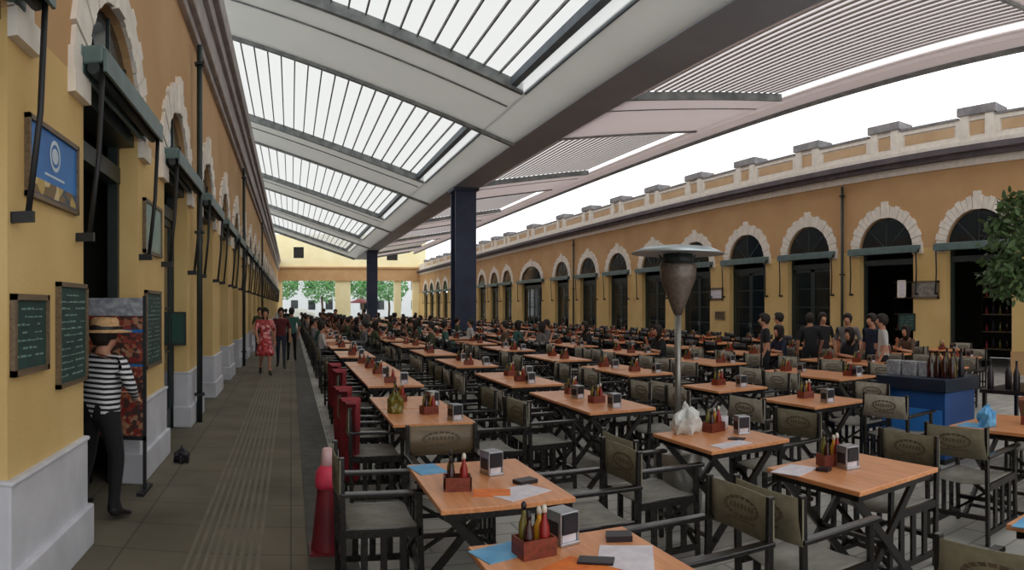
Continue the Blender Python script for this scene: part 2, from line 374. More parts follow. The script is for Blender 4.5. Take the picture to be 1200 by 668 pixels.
# doors in the openings: dark frame, glass, glazing bars, arched fanlight
def door(idx, xf, inward, yc, hw, closed=True):
    x = xf + inward*.24
    rz = min(hw,.95)
    t = empty('door_%d' % idx, (x, yc, 0)); struct(t)
    fr = MB()
    fr.box(-.05,.05,-hw,-hw+.08,0,SPR); fr.box(-.05,.05,hw-.08,hw,0,SPR)
    fr.box(-.06,.06,-hw,hw,SPR-.42,SPR-.26); fr.box(*sorted((-inward*.2,.06*inward)),-hw,hw,SPR-.06,SPR+.06)
    for i in range(12):
        a0, a1 = pi*i/12, pi*(i+1)/12
        P = lambda a, e: (-(hw-e)*math.cos(a), SPR+(rz-e)*math.sin(a))
        q = [P(a0,0), P(a1,0), P(a1,.08), P(a0,.08)]; n = len(fr.v)
        for xx in (-.05,.05):
            for y, z in q: fr.v.append((xx,y,z))
        for k in ((0,1,2,3),(4,5,6,7),(0,1,5,4),(1,2,6,5),(2,3,7,6),(3,0,4,7)): fr.face([n+j for j in k])
    for a in (45,90,135):
        fr.bar((-inward*.18,0,SPR),(-inward*.18,-(hw-.05)*math.cos(R(a)),SPR+(rz-.05)*math.sin(R(a))),.03)
    fr.build('door_frame', M['dkgreen'], t)
    g = MB()
    pts = [(0,-(hw-.04)*math.cos(pi*i/16), SPR+(rz-.04)*math.sin(pi*i/16)) for i in range(17)]
    for xx in (-.008, .008): g.poly([(xx, p[1], p[2]) for p in pts])
    g.v = [(v[0]-inward*.17, v[1], v[2]) for v in g.v]
    g.build('fanlight_pane', M['glass'], t)
    nl = 2 if hw < 1.2 else 4
    if closed:
        for j in range(nl):
            a = -hw+.08 + (2*hw-.16)*j/nl; b = -hw+.08 + (2*hw-.16)*(j+1)/nl
            d = MB()
            d.box(-.03,.03,a,a+.09,0,SPR-.42); d.box(-.03,.03,b-.09,b,0,SPR-.42); d.box(-.03,.03,a,b,0,.3); d.box(-.03,.03,a,b,SPR-.52,SPR-.42)
            for z in (1.1,1.7,2.3): d.box(-.02,.02,a,b,z,z+.035)
            lf = d.build('door_leaf', M['dkgreen'], t)
            p = MB(); p.box(-.006,.006,a+.09,b-.09,.3,SPR-.52); p.build('door_pane', M['glass'], lf)
            h = MB(); h.bar((-inward*.06,(b-.045) if j%2==0 else (a+.045),1.0),(-inward*.06,(b-.045) if j%2==0 else (a+.045),1.16),.02)
            h.build('door_handle', M['steel'], lf)
    return t
di = 1
for yc, hw in LEFT: door(di, XL, -1, yc, hw, closed=(yc > 7)); di += 1
for yc, hw in RIGHT: door(di, XR, 1, yc, hw, closed=(abs(yc-9.62) > .1 and abs(yc-12.8) > .1)); di += 1

# awnings rolled up at the springing, with folded arms hanging below
def make_awning():
    t = empty('awning')
    b = MB(); b.box(.04,.2,-1.16,1.16,.05,.18); b.box(.0,.05,-1.16,1.16,-.02,.2); bevel(b.build('cassette', [M['awn']], t), .02)
    v = MB(); v.box(.2,.222,-1.16,1.16,-.02,.14); v.build('front_rail', M['awn'], t)
    r = MB(); r.tube([(.12,-1.14,.02),(.12,1.14,.02)],.045,10); r.build('rolled_fabric', M['awndark'], t)
    for s_ in (-1,1):
        a = MB(); a.tube([(.18,s_*1.1,.04),(.15,s_*1.1,-.6),(.1,s_*1.1-.06,-1.16)],.02,8); a.box(.0,.13,s_*1.1-.08,s_*1.1-.03,-1.21,-1.15)
        a.build('folding_arm', M['black'], t)
    return t
aw = make_awning(); first = True
ORD = ['first','second','third','fourth','fifth','sixth','seventh','eighth','ninth','tenth','eleventh','twelfth','thirteenth','fourteenth','fifteenth','sixteenth','seventeenth','eighteenth','nineteenth','twentieth','twenty-first','twenty-second','twenty-third','twenty-fourth']
for i, (yc, hw) in enumerate(LEFT[1:]):
    o = aw if first else copy_tree(aw); first = False
    o.location = (XL, yc, 3.42); o.scale = (1, .92, 1)
    tag(o, 'rolled green awning with hanging arms over the %s arch along the walkway wall' % ORD[i], 'awning', 'awnings of the walkway arcade')
for i, (yc, hw) in enumerate(RIGHT[1:]):
    o = copy_tree(aw); o.location = (XR, yc, 3.28); o.rotation_euler = (0,0,pi); o.scale = (1, hw/.9*1.0, 1)
    tag(o, 'rolled dark awning over the %s arch of the far ochre wall' % ORD[i], 'awning', 'awnings of the far arcade')

# drain pipes
def pipe(x, y, z0, z1, lab):
    t = empty('drain_pipe', (x,y,z0))
    m = MB(); m.tube([(0,0,0),(0,0,z1-z0)],.045,10); m.build('pipe', M['dkgreen'], t)
    for z in (.4, (z1-z0)/2, z1-z0-.3): b = MB(); b.box(-.07,.07,-.06,.06,z,z+.04); b.build('pipe_bracket', M['black'], t)
    tag(t, lab, 'pipe')
pipe(XL+.12, 10.25, .0, 5.7, 'dark drain pipe running down the third yellow pier')
pipe(XL+.12, 20.0, .0, 5.8, 'dark drain pipe further along the yellow walkway wall')
pipe(XL+.12, 32.8, .0, 5.8, 'farthest dark drain pipe on the yellow walkway wall')
pipe(XR-.1, 14.45, .0, 5.4, 'dark drain pipe between the wide near arches of the ochre wall')
pipe(XR-.1, 34.4, .0, 5.4, 'thin dark drain pipe on the ochre wall left of the patio heater')

# ------------------------------------------------------------------ end wall
mb = MB(); Y = YEND
def ew(x0,x1,z0,z1): mb.box(x0,x1,Y,Y+.5,z0,z1)
ew(-2.2,-1.0,0,4.8); ew(5.2,7.0,0,4.8); ew(12.2,13.0,0,4.8); ew(14.4,16,0,4.8); ew(-2.2,16,4.8,6.3)
ew(-2.2,.3,6.3,10.2); ew(1.5,11.3,6.3,10.2); ew(12.6,16,6.3,10.2); ew(.3,1.5,6.3,7.4); ew(.3,1.5,8.7,10.2); ew(11.3,12.6,6.3,7.2); ew(11.3,12.6,8.2,10.2)
struct(mb.build('wall_back', M['lemon']), 'pale yellow end wall with street openings')
mb = MB(); mb.box(-2,16,Y-.25,Y,4.75,4.95); mb.box(-2,16,Y-.3,Y,6.2,6.4); mb.box(-2,16,Y-.12,Y,4.95,6.2)
struct(mb.build('trim_9', M['ochre']), 'ochre lintel band of the end wall')
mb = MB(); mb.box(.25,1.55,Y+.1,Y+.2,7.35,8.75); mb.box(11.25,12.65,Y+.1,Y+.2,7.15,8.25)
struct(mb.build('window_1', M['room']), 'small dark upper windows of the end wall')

# ------------------------------------------------------------------ roof
# valley beam along the hall centre
BX0, BX1, HB = 6.75, 7.85, 6.75
RY0, RY1 = -4, 72.5
mb = MB(); mb.box(BX0, BX1, RY0, RY1, HB, HB+.35); struct(mb.build('beam', M['beam']), 'dark grey valley beam above the columns')
zl = lambda x: HB+.02 + (BX0-x)*.345       # soffit height, walkway side
zr = lambda x: HB+.02 + (x-BX1)*.17        # soffit height, far side
XE = 13.2
SKY = []                                    # skylight extents along the hall
pitch, s0, s1 = 12.8, 2.8+3.8, 2.8
y = 20.0-12.8*2; SKYR = []
while y < RY1-1:
    SKY.append((max(y, RY0), min(y+9.0, RY1-.6))); SKYR.append((max(y-1.1, RY0), min(y+7.4, RY1-.6))); y += 12.8
def slab(mb, x0, x1, y0, y1, zf, th, dz=0):
    n = len(mb.v)
    for x in (x0, x1):
        for yy in (y0, y1):
            mb.v.append((x,yy,zf(x)+dz)); mb.v.append((x,yy,zf(x)+dz+th))
    # idx: x0y0 b,t ; x0y1 b,t ; x1y0 b,t ; x1y1 b,t
    for q in ((0,2,6,4),(1,5,7,3),(0,4,5,1),(2,3,7,6),(0,1,3,2),(4,6,7,5)): mb.face([n+i for i in q])
XLE, XLS, XRS, XRE = -3.2, 5.5, 7.97, 12.75
# gutter strips either side of the beam and rafters between skylights
gaps = [(a[1], b[0]) for a, b in zip(SKY[:-1], SKY[1:])] + [(SKY[-1][1], RY1)]
gapsR = [(a[1], b[0]) for a, b in zip(SKYR[:-1], SKYR[1:])] + [(SKYR[-1][1], RY1)]
mb = MB(); slab(mb, XLS+.3, BX0+.02, RY0, RY1, zl, .04); slab(mb, XLE-.6, XLE, RY0, RY1, zl, .04)
for a, b in gaps: slab(mb, XLE, XLS+.3, a, b, zl, .04)
struct(mb.build('ceiling', M['roofgrey']), 'light grey roof membrane rising over the walkway')
mb = MB(); slab(mb, BX1, XRS, RY0, RY1, zr, .04); slab(mb, XRE, XE, RY0, RY1, zr, .04)
for a, b in gapsR: slab(mb, XRS, XRE, a, b, zr, .04)
mb.box(XE-.02, XE+.02, RY0, RY1, zr(XE)-.25, zr(XE)+.2)
struct(mb.build('ceiling', M['roofpink']), 'pale roof membrane rising over the plaza')
mb = MB()
for a, b in gaps:
    slab(mb, XLE, XLS+.2, a-.1, a+.06, zl, .26, -.06); slab(mb, XLE, BX0, b-.08, b+.06, zl, .26, -.1)
    slab(mb, XLE, XLS+.2, a+1.2, a+1.26, zl, .1, -.03)
for a, b in gapsR:
    slab(mb, BX1, XRE, a-.04, a+.05, zr, .2, -.03); slab(mb, BX1, XRE, b-.05, b+.04, zr, .2, -.05); slab(mb, BX1, XRE, a+1.1, a+1.14, zr, .08, -.02)
mb.box(XE-.1, XE+.1, RY0, RY1, zr(XE)-.29, zr(XE)-.24)
struct(mb.build('trim_61', M['mull']), 'grey edge ribs of the roof')
mb = MB()
for a, b in SKY: slab(mb, XLS+.02, XLS+.27, a, b, zl, .012, .01); mb.cur = 1; slab(mb, XLS-.12, XLS+.02, a, b, zl, .2, .02); slab(mb, XLS+.27, XLS+.31, a, b, zl, .08, -.02); mb.cur = 0
ob = mb.build('trim_60', [M['sheetL'], M['slate']]); struct(ob, 'clear strip and slate edge beside the skylights')
wi = 2
for a, b in SKY:
    t = struct(empty('window_%d' % wi), 'skylight bay over the walkway'); wi += 1
    m = MB(); slab(m, XLE, XLS, a, b, zl, .012, .22); m.build('glazing_sheet', M['sheetL'], t)
    m = MB(); nb = 21
    for i in range(nb+1):
        x = XLE+(XLS-XLE)*i/nb; m.bar((x,a,zl(x)+.19),(x,b,zl(x)+.19),.04,.06)
    for yy in (a+.03, b-.03): m.bar((XLE,yy,zl(XLE)+.15),(XLS,yy,zl(XLS)+.15),.1,.14)
    m.build('glazing_bars', M['mull'], t)
for a, b in SKYR:
    t = struct(empty('window_%d' % wi), 'skylight bay over the plaza'); wi += 1
    m = MB(); slab(m, XRS, XRE, a, b, zr, .012, .2); m.build('glazing_sheet', M['sheetR'], t)
    m = MB(); nb = 21
    for i in range(nb+1):
        x = XRS+(XRE-.2-XRS)*i/nb; m.bar((x,a,zr(x)+.185),(x,b,zr(x)+.185),.06,.02)
    m.build('glazing_bars', M['barpale'], t)

# columns
for i, (cx, cy, w) in enumerate(((7.3, 28.3, .9), (7.3, 61.2, .9))):
    t = empty('column', (cx, cy, 0)); struct(t, 'navy steel column under the valley beam')
    m = MB(); h = w/2
    m.box(-h,h,-h,-h+.12,0,HB); m.box(-h,h,h-.12,h,0,HB); m.box(-h*.55,h*.55,-h+.1,h-.1,0,HB)
    m.build('shaft', M['navy'], t)
    m = MB(); m.box(-h-.1,h+.1,-h-.1,h+.1,HB-.12,HB); m.build('cap_plate', M['navy'], t)
    m = MB(); m.box(-h-.12,h+.12,-h-.12,h+.12,0,.08); m.build('base_plate', M['navy'], t)

# ------------------------------------------------------------------ outside the end wall
def foliage(mb, c, rad, n, size, squash=.8, seed=1):
    rnd = random.Random(seed)
    for _ in range(n):
        while True:
            p = Vector((rnd.uniform(-1,1), rnd.uniform(-1,1), rnd.uniform(-1,1)))
            if .25 < p.length < 1: break
        p = Vector((p.x*rad, p.y*rad, p.z*rad*squash)) + Vector(c)
        d = Vector((rnd.gauss(0,1), rnd.gauss(0,1), rnd.gauss(-.3,.8))).normalized()
        u = d.cross(Vector((rnd.gauss(0,1), rnd.gauss(0,1), rnd.gauss(0,1)))).normalized()
        L_ = size*rnd.uniform(.7,1.3); w = L_*.22
        mb.poly([p, p+d*L_*.35+u*w, p+d*L_*.75+u*w*.7, p+d*L_, p+d*L_*.75-u*w*.7, p+d*L_*.35-u*w])
for i, (tx, ty, s_) in enumerate(((-1.5,98,3.4),(4.6,102,4.0),(10.5,100,3.2),(15,104,3.8))):
    t = empty('street_tree', (tx,ty,0))
    m = MB(); m.tube([(0,0,-.02),(.1,0,1.6),(0,.1,3.2)],.16); m.build('trunk', M['bark'], t)
    m = MB(); foliage(m, (0,0,4.6), s_*.8, 900, .5, .7, i); m.build('crown', M['leaf2'], t)
    tag(t, ['pale green tree at the walkway end of the street opening','green tree seen through the wide street opening','tree seen beyond the end wall beside the far column','green tree at the far corner of the street'][i], 'tree', 'street trees')
t = empty('street_building', (5,118,0))
m = MB(); m.box(-22,22,0,6,0,7.5); m.build('wall', mat('street_wall', srgb(225,228,230), .8), t)
for i in range(14):
    for z in (1.2,4.6): m = MB(); m.box(-20+3*i,-18.8+3*i,-.06,.02,z,z+1.6); m.build('window', M['glass'], t)
tag(t, 'pale street building seen through the openings of the end wall', 'building')
t = empty('parasol', (8.6,84,0))
m = MB(); m.tube([(0,0,-.02),(0,0,2.5)],.03); m.build('pole', M['steel'], t)
m = MB(); m.lathe([(1.7,2.15),(1.68,2.2),(.05,2.75),(.02,2.8)], seg=8); m.build('canopy', M['red'], t)
tag(t, 'red parasol just beyond the end wall opening', 'parasol')
t = empty('parked_car', (1.2, 92, 0))
m = MB(); m.poly([(-2,-.8,.35),(2,-.8,.35),(2,-.8,.9),(1.2,-.75,.95),(.7,-.65,1.45),(-.9,-.65,1.45),(-1.4,-.75,.95),(-2,-.8,.85)])
body = [(-2,.35),(2,.35),(2.02,.85),(1.2,.97),(.7,1.45),(-.9,1.45),(-1.4,.97),(-2.02,.85)]
m = MB(); nn = len(body)
for yy in (-.8,.8):
    for bx, bz in body: m.v.append((bx, yy*(.85 if bz > 1.2 else 1), bz))
m.face(list(range(nn))[::-1]); m.face(list(range(nn,2*nn)))
for k in range(nn): m.face([k,(k+1)%nn,nn+(k+1)%nn,nn+k])
m.build('body', M['bag'], t)
for wx in (-1.3,1.3):
    for wy in (-.78,.78):
        m = MB(); m.lathe([(.3,-.09),(.32,0),(.3,.09)], seg=14); w_ = m.build('wheel', M['black'], t, (wx,wy,.32)); w_.rotation_euler = (pi/2,0,0)
m = MB(); m.poly([(-.8,-.69,1.4),(.6,-.69,1.4),(1.0,-.77,1.0),(-1.2,-.77,1.0)]); m.build('side_window', M['glass'], t)
tag(t, 'white car parked in the street beyond the wide opening', 'car')

# ------------------------------------------------------------------ wall signs
def framed(name, x, ya, yb, za, zb, nx, face, frame, label, cat, extra=None, fw=.035):
    """framed board on a wall; nx = direction it faces (+1/-1 along x)"""
    t = empty(name, (x, (ya+yb)/2, za)); w = (yb-ya)/2; h = zb-za
    m = MB(); m.box(*sorted((0, nx*.02)), -w+.01, w-.01, .01, h-.01); m.build('panel', face, t)
    m = MB()
    for a in ((-w,w,0,fw),(-w,w,h-fw,h),(-w,-w+fw,0,h),(w-fw,w,0,h)): m.box(*sorted((0, nx*.035)), *a)
    m.build('frame', frame, t)
    if extra: extra(t, w, h, nx)
    tag(t, label, cat); return t
def chalk(seed):
    def f(t, w, h, nx):
        r = random.Random(seed); m = MB(); z = h-.09
        while z > .06:
            y = -w+.07
            while y < w-.1:
                L_ = r.uniform(.02,.09)
                if r.random() < .8: m.box(*sorted((nx*.02, nx*.022)), y, min(y+L_, w-.06), z, z+r.uniform(.006,.014))
                y += L_+.02
            z -= .045
        m.build('chalk_writing', M['chalkline'], t)
    return f
def posterx(t, w, h, nx):
    m = MB()
    for i in range(24):
        a0, a1 = 2*pi*i/24, 2*pi*(i+1)/24
        m.poly([(nx*.0225, .0+.10*math.cos(a0), h*.66+.10*math.sin(a0)), (nx*.0225, .10*math.cos(a1), h*.66+.10*math.sin(a1)), (nx*.0225, .075*math.cos(a1), h*.66+.075*math.sin(a1)), (nx*.0225, .075*math.cos(a0), h*.66+.075*math.sin(a0))])
    m.poly([(nx*.0225, .06*math.cos(2*pi*i/20), h*.66+.05*math.sin(2*pi*i/20)) for i in range(20)])
    m.box(*sorted((nx*.02, nx*.022)), -.18, .18, h*.36, h*.39)
    m.build('round_emblem', M['posterw'], t)
    m = MB(); m.box(*sorted((nx*.02, nx*.023)), -w+.05, w-.05, .04, h*.27); m.build('picture_strip', M['postery'], t)
framed('poster', XL, 3.64, 4.58, 2.39, 2.87, 1, M['poster'], M['boardframe'], 'blue framed poster with a round white emblem high on the nearest yellow pier', 'poster', posterx, .03)
framed('chalkboard', XL, 3.43, 3.98, 1.36, 1.82, 1, M['chalk'], M['boardframe'], 'green menu chalkboard below the blue poster, wider than tall', 'chalkboard', chalk(1))
framed('chalkboard', XL, 4.17, 4.80, 1.21, 1.91, 1, M['chalk'], M['boardframe'], 'tall green chalkboard at the edge of the first open doorway', 'chalkboard', chalk(2), .03)
framed('chalkboard', XL, 6.86, 7.66, 1.10, 1.92, 1, M['chalk'], M['boardframe'], 'green chalkboard on the second yellow pier behind the menu banner', 'chalkboard', chalk(3))
framed('poster', XL, 6.78, 7.7, 2.30, 2.86, 1, mat('pale_green_poster', srgb(150,168,150), .5, srgb(120,146,140), 6), M['boardframe'], 'pale framed poster above the chalkboard on the second yellow pier', 'poster')
t = empty('hanging_sign', (-1.7, 9.7, 1.22))
m = MB(); m.box(-.16,.17,-.03,0,0,.42); m.build('panel', mat('bottle_green_sign', srgb(30,76,62), .5), t)
m = MB()
for a in ((-.19,.2,-.04,.01,-.03,0),(-.19,.2,-.04,.01,.42,.45),(-.19,-.16,-.04,.01,0,.42),(.17,.2,-.04,.01,0,.42)): m.box(*a)
m.build('frame', M['dkgreen'], t); tag(t, 'small bottle-green sign on the side of the third yellow pier', 'sign')
framed('framed_menu', XR, 10.87, 11.8, 1.96, 2.46, -1, mat('grey_menu_sheet', srgb(150,146,136), .5, srgb(110,104,100), 9), M['boardframe'], 'dark-framed menu on the ochre wall between the two widest arches', 'sign', None, .06)
framed('framed_picture', XR, 20.7, 21.56, 1.98, 2.46, -1, M['paper'], M['boardframe'], 'small white framed notice on the ochre wall just past the patio heater', 'picture', None, .08)
framed('wall_box', XR, 20.6, 21.2, 1.25, 1.56, -1, M['emblem'], M['boardframe'], 'small brown box on the wall below the white framed notice', 'box', None, .04)
framed('hanging_sign', XR, 11.7, 12.3, 1.06, 1.55, -1, M['chalk'], M['dkgreen'], 'dark green board low on the ochre pier by the blue bar', 'sign', chalk(5), .03)
t = framed('notice', XR+.02, 12.05, 12.35, 2.0, 2.5, -1, M['paper'], M['trimwhite'], 'white notice at the edge of the arch beside the dark-framed menu', 'notice')

# menu banner in the first doorway
t = empty('menu_banner', (-1.68, 6.32, 0))
m = MB(); m.box(-.3,.3,-.015,.015,.52,1.66); m.build('picture_panel', M['menupic'], t)
m = MB(); m.box(-.3,.3,-.018,.018,1.66,1.83); m.build('header', M['header'], t)
m = MB(); m.box(-.3,.3,-.02,.02,1.5,1.53); m.box(-.3,.3,-.02,.02,1.18,1.2); m.build('blue_band', M['poster'], t)
m = MB(); m.box(-.32,-.29,-.02,.02,0,1.85); m.box(.29,.32,-.02,.02,0,1.85); m.box(-.32,.32,-.02,.02,.48,.52); m.box(-.34,-.27,-.2,.2,0,.03); m.box(.27,.34,-.2,.2,0,.03)
m.build('stand', M['black'], t)
tag(t, 'tall menu banner with food pictures standing in the first doorway', 'banner')

# ------------------------------------------------------------------ furniture
def make_chair(name='director_chair'):
    t = empty(name)
    for sy in (-1, 1):
        m = MB(); m.bar((-.23,sy*.26,0),(-.25,sy*.26,.87),.035,.028,(0,1,0)); bevel(m.build('leg', M['darkwood'], t), .004)
        m = MB(); m.bar((.23,sy*.26,0),(.21,sy*.26,.64),.035,.028,(0,1,0)); bevel(m.build('leg', M['darkwood'], t), .004)
        m = MB(); m.box(-.26,.27,sy*.26-.03,sy*.26+.03,.64,.665); bevel(m.build('armrest', M['darkwood'], t), .006)
        m = MB(); m.box(-.22,.22,sy*.26-.014,sy*.26+.014,.40,.45); m.box(-.22,.22,sy*.26-.012,sy*.26+.012,.07,.11)
        for x in (-.115,0,.115): m.box(x-.02,x+.02,sy*.26-.01,sy*.26+.01,.1,.41)
        m.build('side_panel', M['darkwood'], t)
    m = MB(); n = 8
    for i in range(n+1):
        y = -.25+.5*i/n; z = .445-.022*math.cos(pi*(i/n-.5))
        m.v += [(-.2,y,z),(.21,y,z),(-.2,y,z+.006),(.21,y,z+.006)]
    for i in range(n):
        a = i*4
        m.face([a,a+4,a+5,a+1], True); m.face([a+2,a+3,a+7,a+6], True); m.face([a,a+2,a+6,a+4], True); m.face([a+1,a+5,a+7,a+3], True)
    m.face([0,1,3,2]); m.face([n*4,n*4+2,n*4+3,n*4+1])
    m.build('seat', M['seatc'], t)
    m = MB(); n = 8
    def bx(i): return -.262-.02*math.cos(pi*(i/n-.5))
    for i in range(n+1):
        y = -.275+.55*i/n; x = bx(i)
        m.v += [(x,y,.635),(x,y,.855),(x+.008,y,.635),(x+.008,y,.855)]
    for i in range(n):
        a = i*4
        m.face([a,a+1,a+5,a+4], True); m.face([a+2,a+6,a+7,a+3], True); m.face([a,a+4,a+6,a+2], True); m.face([a+1,a+3,a+7,a+5], True)
    m.face([0,2,3,1]); m.face([n*4,n*4+1,n*4+3,n*4+2])
    bk = m.build('backrest', M['canvas'], t)
    m = MB()
    for s_ in (-1, 1):
        n0 = len(m.v); x = 0
        for k in range(18):
            a0, a1 = 2*pi*k/18, 2*pi*(k+.8)/18
            m.poly([(x,.15*math.cos(a0),.755+.055*math.sin(a0)),(x,.15*math.cos(a1),.755+.055*math.sin(a1)),(x,.12*math.cos(a1),.755+.04*math.sin(a1)),(x,.12*math.cos(a0),.755+.04*math.sin(a0))])
        for k in range(7): y = -.1+.03*k; m.poly([(x,y,.745),(x,y+.02,.745),(x,y+.016+.006*(k%2),.772),(x,y+.004,.772)])
        for k in range(8): y = -.12+.03*k; m.poly([(x,y,.685),(x,y+.03,.685),(x,y+.03,.695),(x,y,.695)])
        m.v[n0:] = [(-.262-.02*math.cos(pi*y_/.55)+(-.0015 if s_ < 0 else .0095), y_, z_) for _, y_, z_ in m.v[n0:]]
    m.build('printed_emblem', M['emblem'], bk)
    for xs in (.2, -.235): m = MB(); m.box(xs,xs+.025,-.26,.26,.18,.21); m.build('stretcher', M['darkwood'], t)
    m = MB(); m.bar((.22,-.25,.1),(.22,.25,.4),.02,.03,(1,0,0)); m.bar((.2,.25,.1),(.2,-.25,.4),.02,.03,(1,0,0))
    m.build('cross_brace', M['darkwood'], t)
    return t
chair0 = make_chair()
def join_parts(root, name):
    """one light mesh of the same chair, for the distance"""
    bm = bmesh.new(); mats = []
    def rec(o, mw):
        if o.type == 'MESH':
            tmp = bmesh.new(); tmp.from_mesh(o.data); tmp.transform(mw)
            mp = []
            for mt in o.data.materials:
                if mt not in mats: mats.append(mt)
                mp.append(mats.index(mt))
            for f in tmp.faces: f.material_index = mp[f.material_index]
            me = bpy.data.meshes.new('t'); tmp.to_mesh(me); bm.from_mesh(me); bpy.data.meshes.remove(me); tmp.free()
        for c in o.children: rec(c, mw @ c.matrix_basis)
    rec(root, Matrix())
    me = bpy.data.meshes.new(name); bm.to_mesh(me); bm.free()
    for mt in mats: me.materials.append(mt)
    return me
chair_far_mesh = join_parts(chair0, 'director_chair')
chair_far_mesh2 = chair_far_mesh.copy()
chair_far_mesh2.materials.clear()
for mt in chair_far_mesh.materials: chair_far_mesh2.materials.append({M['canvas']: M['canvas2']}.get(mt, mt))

def make_table(w, d):
    t = empty('folding_table'); a, b = w/2, d/2
    m = MB(); m.box(-a,a,-b,b,.722,.75); bevel(m.build('tabletop', M['top'], t), .004)
    m = MB()
    for s_ in (-1,1):
        m.box(-a+.03,a-.03,s_*(b-.05)-.012,s_*(b-.05)+.012,.68,.722); m.box(s_*(a-.05)-.012,s_*(a-.05)+.012,-b+.05,b-.05,.68,.722)
    m.build('apron', M['darkwood'], t)
    for s_ in (-1,1):
        for q in (-1,1):
            m = MB(); y = s_*(b-.1-.03*(q>0)); m.bar((q*(a-.06),y,.69),(-q*(a-.05),y,0),.045,.028,(0,1,0)); m.build('leg', M['darkwood'], t)
    m = MB(); m.bar((0,-b+.1,.35),(0,b-.1,.35),.025); m.build('stretcher', M['darkwood'], t)
    for q in (-1,1): m = MB(); m.bar((q*(a-.12),-b+.1,.08),(q*(a-.12),b-.1,.08),.03,.02); m.build('stretcher', M['darkwood'], t)
    return t
def make_caddy():
    t = empty('condiment_caddy')
    m = MB(); m.box(-.075,.075,-.055,.055,0,.012)
    for a in ((-.075,.075,-.055,-.047),(-.075,.075,.047,.055),(-.075,-.067,-.055,.055),(.067,.075,-.055,.055)): m.box(*a, .012, .075)
    m.build('tray', M['caddy'], t)
    for i, (x, y, k, h) in enumerate(((-.035,-.022,'bottle',.17),(.035,-.022,'ketchup',.19),(-.035,.024,'oil',.2),(.035,.024,'mustard',.17))):
        m = MB(); m.lathe([(.02,.013),(.021,.02),(.021,h*.6),(.009,h*.8),(.009,h*.92)], (x,y,0), 12); b = m.build('bottle', M[k], t)
        m = MB(); m.lathe([(.011,h*.9),(.011,h),(.006,h+.012)], (x,y,0), 10); m.build('cap', M['cap'] if i%2 else M['pack'], b)
    return t
def make_dispenser():
    t = empty('napkin_dispenser')
    m = MB(); m.box(-.05,.05,-.06,.06,0,.015); m.box(-.05,-.04,-.055,.055,.015,.14); m.box(.04,.05,-.055,.055,.015,.14); m.box(-.05,.05,-.055,.055,.13,.14)
    bevel(m.build('holder', M['steel'], t), .003)
    m = MB(); m.box(-.036,.036,-.05,.05,.015,.125); m.build('napkins', M['paper'], t)
    m = MB(); m.box(-.0515,.0515,-.04,.04,.035,.10); m.box(-.036,.036,-.0615,.0615,.06,.125); m.box(-.04,.04,-.06,.06,.05,.13); m.build('side_label', M['pack'], t)
    return t
caddy0, disp0 = make_caddy(), make_dispenser()
used = dict(chair=False, caddy=False, disp=False)
def put(proto, key, loc, rz, label, cat, group):
    o = proto if not used[key] else copy_tree(proto); used[key] = True
    o.location = loc; o.rotation_euler = (0,0,rz); tag(o, label, cat, group); return o
def put_mesh(me, name, loc, rz, label, cat, group):
    o = bpy.data.objects.new(name, me); COL.objects.link(o); o.location = loc; o.rotation_euler = (0,0,rz); tag(o, label, cat, group); return o
def rough_mesh(root, name):
    return join_parts(root, name)
caddy_far, disp_far = join_parts(caddy0, 'condiment_caddy'), join_parts(disp0, 'napkin_dispenser')

ROWN = ['row beside the walkway','second row from walkway','third row from walkway','fourth row from walkway','fifth row from walkway','sixth row from walkway','row along ochre wall']
rows = [
 (1.09, .72, [(2.375,.75),(3.76,.98),(6.13,.85),(7.03,.88),(8.95,.88),(9.88,.88),(10.82,.9),(11.8,.9)], 13.9),
 (3.08, .72, [(1.17,.8),(2.86,.78),(4.24,.8),(6.22,.82),(7.07,.82),(8.55,.85),(9.45,.85),(11.4,.85),(12.3,.85)], 14.2),
 (5.08, .75, [(2.85,.85),(5.3,.85),(6.9,.8),(9.1,.8),(10.0,.8),(12.0,.85),(12.9,.85)], 15.0),
 (7.1, .75, [(6.9,.85),(7.8,.85),(9.9,.85),(10.8,.85),(12.9,.85),(13.8,.85)], 15.9),
 (9.1, .75, [(6.6,.85),(8.2,.85),(9.1,.85),(11.2,.85),(12.1,.85)], 14.2),
 (11.1, .75, [(7.6,.85),(9.3,.85),(10.2,.85),(12.3,.85),(13.2,.85)], 15.3),
 (13.0, .75, [(9.3,.85),(10.9,.85),(12.6,.85),(13.5,.85)], 15.6)]
rt = random.Random(3)
chairs = []; tables = []
tproto = {}
